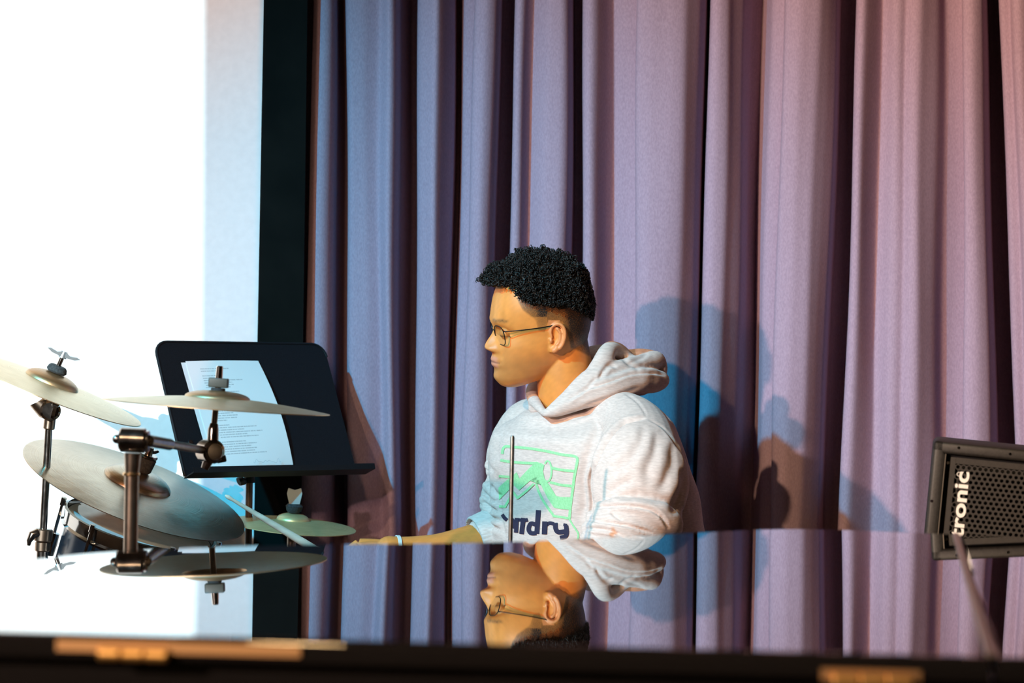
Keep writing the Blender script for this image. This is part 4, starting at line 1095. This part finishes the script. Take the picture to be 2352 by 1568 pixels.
def relax(me, it=3, fac=0.5):
    o = bpy.data.objects.new('tmp', me); COL.objects.link(o); m = o.modifiers.new('s', 'SMOOTH'); m.iterations = it; m.factor = fac
    bpy.context.view_layer.update(); out = bpy.data.meshes.new_from_object(o.evaluated_get(bpy.context.evaluated_depsgraph_get()))
    bpy.data.objects.remove(o); bpy.data.meshes.remove(me); return out

def c4(*q): return [(1050 + a / 3.5633, 860 + b / 3.5633) for a, b in q]       # coordinates read in an enlarged view of the chest

def torso_row(cx, py, a, b, n=64, e=2.35):
    cy = 4.36 + (cx - 1320) * .000783 * .84; c = P(cx, py, cy); out = []
    for k in range(n):
        th = 2 * math.pi * k / n; x = math.copysign(abs(math.cos(th)) ** (2 / e), math.cos(th)); y = math.copysign(abs(math.sin(th)) ** (2 / e), math.sin(th))
        out.append(c + LT * a * x + FW * b * y - Vector((0, 0, 1)) * (float(np.interp(py, [890, 925, 965, 1010], [.046, .036, .016, 0])) * (.5 + .5 * y)))
    return out
TROWS = [(1332, 892, .072, .078), (1338, 905, .108, .098), (1346, 922, .132, .108), (1350, 940, .150, .117), (1350, 962, .173, .124), (1346, 1000, .184, .140), (1350, 1060, .198, .150),
         (1362, 1120, .203, .158), (1370, 1200, .206, .164), (1382, 1300, .210, .172), (1392, 1400, .212, .176), (1398, 1500, .208, .174), (1400, 1545, .200, .168)]
def make_hoodie():
    mb = MB(); R = spline(TROWS, 60); n = 64; vs = []
    for r in R: vs += torso_row(*r)
    fs = [(i * n + k, i * n + (k + 1) % n, (i + 1) * n + (k + 1) % n, (i + 1) * n + k) for i in range(len(R) - 1) for k in range(n)]
    fs += [tuple(range(n)), tuple((len(R) - 1) * n + k for k in range(n - 1, -1, -1))]
    mb.add(vs, fs)
    # shoulders / sleeves
    tubeP(mb, [(1400, 968, 4.31, .056), (1450, 985, 4.25, .060), (1468, 1030, 4.185, .070), (1470, 1085, 4.130, .084), (1472, 1135, 4.105, .082), (1478, 1180, 4.095, .070),
               (1482, 1212, 4.085, .058), (1450, 1230, 4.065, .052), (1410, 1242, 4.055, .047), (1385, 1250, 4.055, .041)], 28)
    # cloth hanging over and bunched around the elbow
    tubeP(mb, [(1380, 1170, 4.05, .014), (1440, 1172, 4.022, .022), (1500, 1184, 4.022, .028), (1538, 1204, 4.045, .024), (1552, 1216, 4.06, .012)], 18)
    tubeP(mb, [(1362, 1188, 4.06, .012), (1400, 1196, 4.025, .020), (1450, 1206, 4.012, .024), (1500, 1222, 4.025, .021), (1525, 1234, 4.045, .012)], 18)
    tubeP(mb, [(1352, 1213, 4.05, .012), (1390, 1219, 4.015, .020), (1440, 1230, 4.005, .022), (1490, 1246, 4.02, .018)], 18)
    tubeP(mb, [(1350, 1240, 4.04, .014), (1390, 1246, 4.012, .020), (1450, 1258, 4.015, .020)], 18)
    for q in ([(1118, 1116, 4.475, .009), (1134, 1128, 4.455, .013), (1156, 1142, 4.442, .011)], [(1112, 1148, 4.47, .010), (1134, 1161, 4.450, .014), (1158, 1177, 4.436, .012)], [(1115, 1177, 4.46, .010), (1136, 1192, 4.442, .013), (1162, 1206, 4.43, .012)], [(1126, 1066, 4.48, .009), (1142, 1077, 4.462, .012), (1158, 1084, 4.455, .009)]):
        tubeP(mb, q, 14)
    tubeP(mb, [(1250, 975, 4.44, .052), (1214, 988, 4.485, .056), (1192, 1035, 4.51, .056), (1186, 1065, 4.515, .0565), (1190, 1088, 4.515, .053), (1184, 1118, 4.51, .055), (1174, 1150, 4.50, .057), (1172, 1182, 4.49, .054),
               (1166, 1212, 4.475, .050), (1138, 1230, 4.462, .046), (1120, 1236, 4.452, .0435)], 26)
    me = voxel(mb, 0.0027, 4, 0.5)
    co = co_of(me); nr = nrm_of(me)
    set_co(me, co + nr * (0.0016 * vnoise(co, 38, 11, 2))[:, None])
    S = []
    # armhole seam running down between chest and near sleeve
    S.append((c4((1370, 150), (1470, 220), (1530, 300), (1548, 350)), 2.2, 2.2, .8))
    S.append((c4((1548, 355), (1440, 372), (1340, 412), (1235, 530), (1170, 650), (1110, 790), (1090, 870), (1100, 1000), (1105, 1075), (1085, 1180)), 10, 3.6, 4))
    S.append((c4((1560, 362), (1680, 432), (1760, 530), (1840, 640), (1890, 750)), 1.8, 2.2, .7))
    # big sleeve fold above the elbow and the bunched cloth below it
    S.append((c4((1110, 1092), (1230, 1078), (1380, 1074), (1500, 1085), (1600, 1112), (1680, 1172), (1735, 1262)), 7, 3.2, 3))
    S.append((c4((1260, 1120), (1300, 1160), (1350, 1190)), 5, 3.5, 2))
    S.append((c4((1090, 1190), (1250, 1212), (1400, 1238), (1500, 1265), (1600, 1300)), 6.5, 3.2, 3))
    S.append((c4((1040, 1262), (1160, 1262), (1290, 1290), (1375, 1335)), 6.5, 3.2, 3))
    # soft drapes on the upper sleeve
    S.append((c4((1540, 420), (1500, 560), (1400, 700), (1260, 790)), 3.2, 11, 2.0))
    S.append((c4((1640, 450), (1620, 620), (1560, 780), (1600, 900)), 3.5, 12, 2))
    S.append((c4((1750, 560), (1760, 720), (1710, 860), (1640, 960)), 3.2, 12, 2))
    S.append((c4((1230, 980), (1340, 900), (1440, 860)), 3, 9, 2))
    S.append((c4((1840, 760), (1860, 900), (1800, 1050), (1760, 1150)), 4, 12, 2))
    S.append((c4((1300, 1010), (1480, 990), (1650, 1020), (1780, 1040)), 3, 9, 2))
    # chest: pull lines from the armhole and below the hood
    S.append((c4((1200, 420), (1120, 520), (1060, 700)), 3, 10, 2))
    S.append((c4((1080, 640), (1040, 820), (1050, 1040), (1010, 1200)), 3.5, 10, 2.5))
    S.append((c4((700, 330), (860, 372), (1000, 345), (1180, 270)), 2.5, 4, 1))
    S.append((c4((380, 420), (330, 560), (320, 700)), 2.5, 9, 2))
    # far sleeve
    S.append((c4((240, 715), (262, 765), (290, 800)), 6, 5, 3))
    S.append((c4((275, 900), (300, 960), (345, 1000)), 7, 5, 3)); S.append((c4((215, 960), (270, 1010), (330, 1040)), 4, 5, 2))
    S.append((c4((200, 1030), (260, 1085), (330, 1130)), 7, 5, 3)); S.append((c4((185, 1110), (260, 1160), (350, 1200)), 6, 5, 3))
    S.append((c4((190, 1190), (270, 1230), (360, 1280)), 5, 5, 2)); S.append((c4((335, 800), (345, 1000), (360, 1200), (390, 1330)), 4, 5, 1.5))
    folds(me, S); me = relax(me, 2, 0.5)
    co = co_of(me)
    bv = BVHTree.FromPolygons([tuple(c) for c in co], [tuple(p.vertices) for p in me.polygons])
    me.transform(person.matrix_world.inverted())
    return link('hoodie', me, HOODIE, person), bv
hoodie, HBV = make_hoodie()
bpy.context.view_layer.update()

def make_hood():
    mb = MB()
    def T(*q, seg=18): tubeP(mb, list(q), seg)
    # near side: rolled lower edge from the neck point round to the back tip
    T((1256, 950, 4.262, .006), (1290, 938, 4.262, .014), (1340, 915, 4.265, .020), (1400, 893, 4.275, .022), (1460, 876, 4.31, .023), (1505, 874, 4.36, .021), (1524, 872, 4.39, .013), (1532, 866, 4.40, .005))
    # second layer hugging the neck
    T((1262, 940, 4.268, .006), (1310, 912, 4.272, .016), (1352, 878, 4.28, .021), (1392, 858, 4.295, .020), (1440, 846, 4.33, .019), (1480, 836, 4.37, .020), (1506, 828, 4.40, .018), (1512, 845, 4.41, .018))
    # upper roll standing up behind the neck
    T((1300, 925, 4.285, .008), (1340, 890, 4.285, .014), (1368, 855, 4.29, .017), (1388, 822, 4.305, .018), (1402, 802, 4.33, .0155), (1424, 812, 4.36, .017), (1444, 836, 4.37, .018))
    # back pouch
    T((1445, 818, 4.385, .014), (1470, 826, 4.40, .021), (1497, 836, 4.415, .024), (1500, 862, 4.42, .024), (1460, 875, 4.41, .026))
    T((1390, 850, 4.36, .026), (1430, 868, 4.38, .030), (1470, 872, 4.39, .030))
    # far side of the collar
    T((1252, 950, 4.266, .006), (1235, 930, 4.31, .009), (1222, 908, 4.37, .013), (1240, 885, 4.42, .017), (1300, 850, 4.45, .020), (1360, 818, 4.44, .020), (1400, 812, 4.41, .018))
    T((1228, 935, 4.36, .014), (1260, 915, 4.44, .024), (1330, 870, 4.46, .026), (1400, 850, 4.43, .026))
    me = voxel(mb, 0.0026, 7, 0.6)
    S = [([(1375, 872), (1388, 850), (1402, 838), (1418, 842)], 4, 4.5, 2), ([(1330, 898), (1400, 876), (1450, 858), (1500, 856), (1528, 862)], 5, 3.2, 2.5),
         ([(1300, 920), (1345, 893), (1370, 868)], 3, 3.5, 2), ([(1428, 812), (1440, 832), (1470, 850)], 2.5, 5, 1), ([(1440, 838), (1470, 822), (1490, 806)], 2, 5, 1),
         ([(1480, 846), (1500, 840), (1520, 846)], 2, 5, 1), ([(1340, 935), (1400, 912), (1470, 890)], 2.5, 4, 1.5)]
    folds(me, S); me = relax(me, 2, 0.5)
    co = co_of(me); nr = nrm_of(me); set_co(me, co + nr * (0.0010 * vnoise(co, 70, 21, 2))[:, None])
    me.transform(hoodie.matrix_world.inverted())
    link('hood', me, HOODIE, hoodie)
make_hood()

def cuffs():
    rib = cloth_mat('ribbed_cuff', (0.52, 0.47, 0.44), (0.64, 0.585, 0.55))
    def cuff(p0, p1, r0, r1):
        d = (p1 - p0); L = d.length; d.normalize(); a = d.orthogonal().normalized(); b = d.cross(a); seg = 120; vs = []; fs = []
        prof = [(r0 * .97, -.006), (r0 * 1.02, 0.0), (r0 * 1.0, L * .3), (r1, L * .8), (r1 * .985, L), (r1 * .93, L + .002), (r1 * .9, L - .004), (r1 * .9, L * .4)]
        for r, h in prof:
            for k in range(seg):
                th = 2 * math.pi * k / seg; rr = r + .0007 * math.cos(th * 40)
                vs.append(p0 + d * h + (a * math.cos(th) + b * math.sin(th)) * rr)
        for i in range(len(prof) - 1):
            for k in range(seg): fs.append((i * seg + k, i * seg + (k + 1) % seg, (i + 1) * seg + (k + 1) % seg, (i + 1) * seg + k))
        MB().add(vs, fs).build('cuff', rib, hoodie, sharp=None)
    cuff(P(1128, 1230, 4.457), P(1094, 1241, 4.447), .0475, .0455)
    cuff(P(1392, 1252, 4.055), P(1362, 1264, 4.05), .042, .039)
    # hem band at the waist
    row0 = torso_row(1400, 1535, .203, .171); row1 = torso_row(1402, 1590, .190, .160); n = len(row0)
    row2 = torso_row(1402, 1590, .182, .152)
    MB().add(row0 + row1 + row2, [(i * n + k, i * n + (k + 1) % n, (i + 1) * n + (k + 1) % n, (i + 1) * n + k) for i in range(2) for k in range(n)]).build('hem', rib, hoodie)
cuffs()

# ------------------------------------------------------------------ printed motif on the chest: strokes wrapped onto the cloth
def chest_print():
    green = noise_color(mat('green_print', rough=0.75, **{'Specular IOR Level': 0.2}), (0.26, 0.55, 0.27), (0.32, 0.64, 0.33), scale=(300, 300, 300))
    navy = mat('navy_print', (0.028, 0.026, 0.055), 0.7, **{'Specular IOR Level': 0.2})
    eye = Vector((0, 0, CAM_Z))
    lift_i = [0]
    def hit(a, b):
        lift = .0008 + .00012 * lift_i[0]
        px, py = 1050 + a / 3.5633, 860 + b / 3.5633
        d = (P(px, py, 1.0) - eye).normalized(); h = HBV.ray_cast(eye, d)
        if h[0] is None: return None
        return h[0] + h[1].normalized() * lift
    def stroke(mb, pts, w0, w1=None, step=9):
        lift_i[0] = (lift_i[0] + 1) % 6
        A = np.array(pts, float); w1 = w1 or w0
        L = np.concatenate([[0], np.cumsum(np.linalg.norm(np.diff(A, axis=0), axis=1))]); n = max(2, int(L[-1] / step)); s = np.linspace(0, L[-1], n + 1)
        X = np.stack([np.interp(s, L, A[:, 0]), np.interp(s, L, A[:, 1])], 1); t = np.gradient(X, axis=0); t /= np.maximum(np.linalg.norm(t, axis=1), 1e-6)[:, None]
        nn = np.stack([-t[:, 1], t[:, 0]], 1); rows = []; m = 4
        for i in range(n + 1):
            w = w0 + (w1 - w0) * i / n; rows.append([hit(*(X[i] + nn[i] * w * (k / m - .5))) for k in range(m + 1)])
        for i in range(n):
            for k in range(m):
                q = [rows[i][k], rows[i][k + 1], rows[i + 1][k + 1], rows[i + 1][k]]
                if any(v is None for v in q) or max((q[0] - q[2]).length, (q[1] - q[3]).length) > .03: continue
                mb.add(q, [(0, 1, 2, 3)])
    def region(mb, poly, step=8):
        """fill a polygon with small cells laid on the cloth"""
        A = np.array(poly, float)
        bm = bmesh.new(); vs = [bm.verts.new((a, b, 0)) for a, b in poly]; f = bm.faces.new(vs)
        bmesh.ops.triangulate(bm, faces=[f])
        x0, y0 = A.min(0); x1, y1 = A.max(0)
        for x in np.arange(x0 + step, x1, step): bmesh.ops.bisect_plane(bm, geom=bm.verts[:] + bm.edges[:] + bm.faces[:], plane_co=(x, 0, 0), plane_no=(1, 0, 0))
        for y in np.arange(y0 + step, y1, step): bmesh.ops.bisect_plane(bm, geom=bm.verts[:] + bm.edges[:] + bm.faces[:], plane_co=(0, y, 0), plane_no=(0, 1, 0))
        bm.verts.index_update(); H = [hit(v.co.x, v.co.y) for v in bm.verts]; base = len(mb.v)
        mb.v += [tuple(h) if h is not None else (0, 0, 0) for h in H]
        for fc in bm.faces:
            ii = [v.index for v in fc.verts]
            if any(H[i] is None for i in ii): continue
            if max((H[i] - H[ii[0]]).length for i in ii) > .03: continue
            mb.f.append(tuple(base + i for i in ii))
        bm.free()
    g = MB()
    stroke(g, spline([(372, 650), (378, 610), (400, 588), (460, 592), (600, 605), (740, 628), (860, 655), (960, 668), (985, 690), (978, 745), (962, 830), (948, 940), (932, 1060), (920, 1180)], 60), 22)
    stroke(g, spline([(920, 1180), (945, 1225), (972, 1265), (992, 1300), (990, 1350)], 20), 14)
    stroke(g, spline([(358, 700), (430, 712), (540, 722), (650, 726)], 20), 22); stroke(g, spline([(780, 765), (860, 780), (962, 790)], 14), 22)
    stroke(g, [(345, 830), (440, 836)], 20); stroke(g, spline([(762, 880), (850, 902), (945, 912)], 14), 22)
    # sun: open ring beside the peak
    el = [(742 + 33 * math.cos(a) * (1 if math.cos(a) > 0 else .9), 790 + 84 * math.sin(a)) for a in np.linspace(-math.pi * .75, math.pi * .62, 40)]
    stroke(g, el, 15)
    region(g, [(650, 712), (700, 728), (716, 738), (706, 790), (718, 850), (744, 884), (775, 930), (812, 992), (850, 1000), (942, 1002), (932, 1106), (850, 1100), (795, 1088), (742, 1010), (690, 905), (652, 825),
               (600, 868), (510, 946), (466, 905), (345, 1028), (340, 925), (432, 842), (490, 798), (512, 850), (580, 778)])
    for q in ([(345, 1078), (398, 1080)], [(392, 1086), (464, 962)], [(460, 958), (502, 1014)], [(496, 1012), (570, 952), (632, 892)], [(648, 890), (668, 954), (700, 1022), (745, 1090), (792, 1154)], [(784, 1156), (860, 1166), (915, 1176)]):
        stroke(g, q, 20)
    g.build('chest_print', green, hoodie, sharp=None)['label'] = 'mint green mountain motif'
    k = MB()
    for pts, w in (([(872, 1225), (900, 1232)], 20), ([(806, 1212), (810, 1262), (834, 1288), (898, 1280)], 34), ([(893, 1232), (900, 1290), (888, 1322), (845, 1335)], 32),
                   ([(722, 1200), (718, 1306)], 38), ([(730, 1232), (758, 1214), (795, 1222)], 26),
                   ([(668, 1108), (654, 1302)], 36), ([(650, 1228), (606, 1218), (588, 1262), (606, 1296), (652, 1296)], 32),
                   ([(546, 1172), (530, 1304)], 34), ([(540, 1196), (582, 1186)], 26),
                   ([(492, 1172), (486, 1292)], 30), ([(492, 1186), (524, 1190)], 24), ([(452, 1180), (470, 1215), (455, 1256)], 24), ([(436, 1168), (440, 1250)], 16),
                   ([(372, 1144), (392, 1172), (412, 1190)], 26)):
        stroke(k, spline(pts, 16) if len(pts) > 2 else pts, w * 1.12, step=7)
    k.build('chest_lettering', navy, hoodie, sharp=None)['label'] = 'dark navy lettering'
chest_print()

# ------------------------------------------------------------------ trousers, shoes
def legs():
    mb = MB(); hip = Vector((HIP.x, HIP.y, .60))
    ank = []
    for s in (-1, 1):
        h = hip + LT * .09 * s - FW * .02; kn = hip + LT * (.16 if s > 0 else .13) * s + FW * .44 + Vector((0, 0, -.06)); an = kn + FW * .02 + Vector((0, 0, -.44)); ank.append(an)
        mb.tube([h - FW * .06, h, h.lerp(kn, .35), h.lerp(kn, .7), kn - FW * .02, kn + FW * .02 + Vector((0, 0, -.05)), kn.lerp(an, .4), an.lerp(kn, .12), an], [.07, .105, .095, .082, .072, .068, .062, .055, .052], 20)
    mb.sphere(hip + Vector((0, 0, .02)), .15, 20, 12, (1.0, 1.0, .75))
    me = voxel(mb, .007, 5, .6); me.transform(person.matrix_world.inverted())
    link('trousers', me, noise_color(mat('dark_denim', rough=.85), (.012, .015, .025), (.03, .035, .05), scale=(200, 200, 200)), person)
    for an in ank:
        q = Vector((an.x, an.y, 0)); sh = MB()
        sh.tube([q - FW * .07 + Vector((0, 0, .05)), q + Vector((0, 0, .055)), q + FW * .10 + Vector((0, 0, .04)), q + FW * .19 + Vector((0, 0, .032))], [.036, .045, .040, .028], 16)
        s_ = sh.build('shoe', mat('black_shoe', (.02, .02, .022), .5), person)
        so = MB().box((0, 0, 0), (.30, .09, .022), Matrix.Translation(q + FW * .06 + Vector((0, 0, .011))) @ Matrix(((FW.x, LT.x, 0, 0), (FW.y, LT.y, 0, 0), (0, 0, 1, 0), (0, 0, 0, 1))), bevel=.008)
        so.build('sole', mat('white_sole', (.5, .5, .48), .6), s_)
legs()

# ------------------------------------------------------------------ glasses, wristband, drum throne
def glasses():
    fm = mat('black_metal_frame', (.008, .008, .009), .28, .6)
    c = hw(1129, 0, 763)
    t = thing('eyeglasses', c, 'thin black metal eyeglasses worn by the drummer', 'glasses')
    lens_m = mat('lens_glass', (.96, .98, 1.0), .02)
    nt = lens_m.node_tree; N = nt.nodes; tr = N.new('ShaderNodeBsdfTransparent'); tr.inputs[0].default_value = (.93, .95, .96, 1)
    gl = N.new('ShaderNodeBsdfGlossy'); gl.inputs['Roughness'].default_value = .02; lw = N.new('ShaderNodeLayerWeight'); lw.inputs[0].default_value = .5; pw = N.new('ShaderNodeMath'); pw.operation = 'POWER'; pw.inputs[1].default_value = 3.0; nt.links.new(lw.outputs['Facing'], pw.inputs[0])
    fr = N.new('ShaderNodeMath'); fr.operation = 'MULTIPLY_ADD'; fr.inputs[1].default_value = .6; fr.inputs[2].default_value = .04; nt.links.new(pw.outputs[0], fr.inputs[0])
    mx = N.new('ShaderNodeMixShader'); nt.links.new(fr.outputs[0], mx.inputs[0]); nt.links.new(tr.outputs[0], mx.inputs[1]); nt.links.new(gl.outputs[0], mx.inputs[2])
    nt.links.new(mx.outputs[0], N['Material Output'].inputs[0])
    til = math.tan(math.radians(13))
    def LP(y, z, o=0): return hw(1131 + o + abs(y) * .16 - z * til, y, 764 - z)
    for sd in (-1, 1):
        ring = []
        for k in range(40):
            th = 2 * math.pi * k / 40; cx_, sz = math.cos(th), math.sin(th)
            yy = math.copysign(abs(cx_) ** .72, cx_) * 29.5; zz = math.copysign(abs(sz) ** .72, sz) * 21.5 - 1
            ring.append((sd * 39 + yy, zz))
        q = [LP(a, b) for a, b in ring]
        rim = MB().tube(q + q[:2], HS * 1.15, 8, cap=False).build('rim', fm, t)
        ln = MB(); vs = [LP(39 * sd, -1, -.5)] + q; ln.add(vs, [(0, 1 + k, 1 + (k + 1) % 40) for k in range(40)])
        ln.build('lens', lens_m, t)
        MB().tube([LP(sd * 66, 12), LP(sd * 70, 12, 1), LP(sd * 72, 12, 4)], HS * 1.5, 8).build('hinge', fm, t)
        tp = [LP(sd * 72, 12, 2), hw(1180, sd * 88, 746), hw(1215, sd * 98, 740), hw(1236, sd * 100, 736), hw(1250, sd * 99, 734), hw(1266, sd * 98, 742)]
        MB().tube([Vector(v) for v in spline([tuple(v) for v in tp], 24)], HS * 1.35, 8, flat=(HR @ Vector((0, 1, 0)), .55)).build('temple', fm, t)
        MB().tube([LP(sd * 12, -4, 1), LP(sd * 11, -8, 5), LP(sd * 12, -12, 6)], HS * .9, 6).build('nose_pad', fm, t)
    MB().tube([LP(-11, 6), LP(0, 9, -1), LP(11, 6)], HS * 1.2, 8).build('bridge', fm, t)
glasses()

def wristband():
    c = P(912, 1264.5, 4.399); d = (P(893, 1263, 4.395) - P(960, 1266, 4.41)).normalized()
    m = mat('pale_band', (.62, .70, .68), .6)
    o = MB().lathe([(.0268, -.0035), (.0283, -.003), (.0283, .003), (.0268, .0035)], c, d, 32, close=True).build('wristband', m)
    tag(o, 'pale thin wristband on the drummer\'s bare forearm', 'wristband')
wristband()

def throne():
    b = Vector((HIP.x, HIP.y, 0)) - FW * .02
    t = thing('drum_throne', b, 'round black drum stool under the seated drummer', 'stool')
    MB().lathe([(.001, .43), (.15, .43), (.165, .445), (.165, .475), (.15, .49), (.001, .492)], b, (0, 0, 1), 32).build('seat', mat('black_vinyl', (.012, .012, .013), .45), t)
    MB().cyl(b + Vector((0, 0, .15)), b + Vector((0, 0, .43)), .016, seg=16).build('post', CHROME, t)
    for k in range(3):
        a = 1.9 + k * 2 * math.pi / 3
        MB().tube([b + Vector((0, 0, .22)), b + Vector((.12 * math.cos(a), .12 * math.sin(a), .11)), b + Vector((.24 * math.cos(a), .24 * math.sin(a), .012))], .010, 10).build('leg', CHROME, t)
throne()
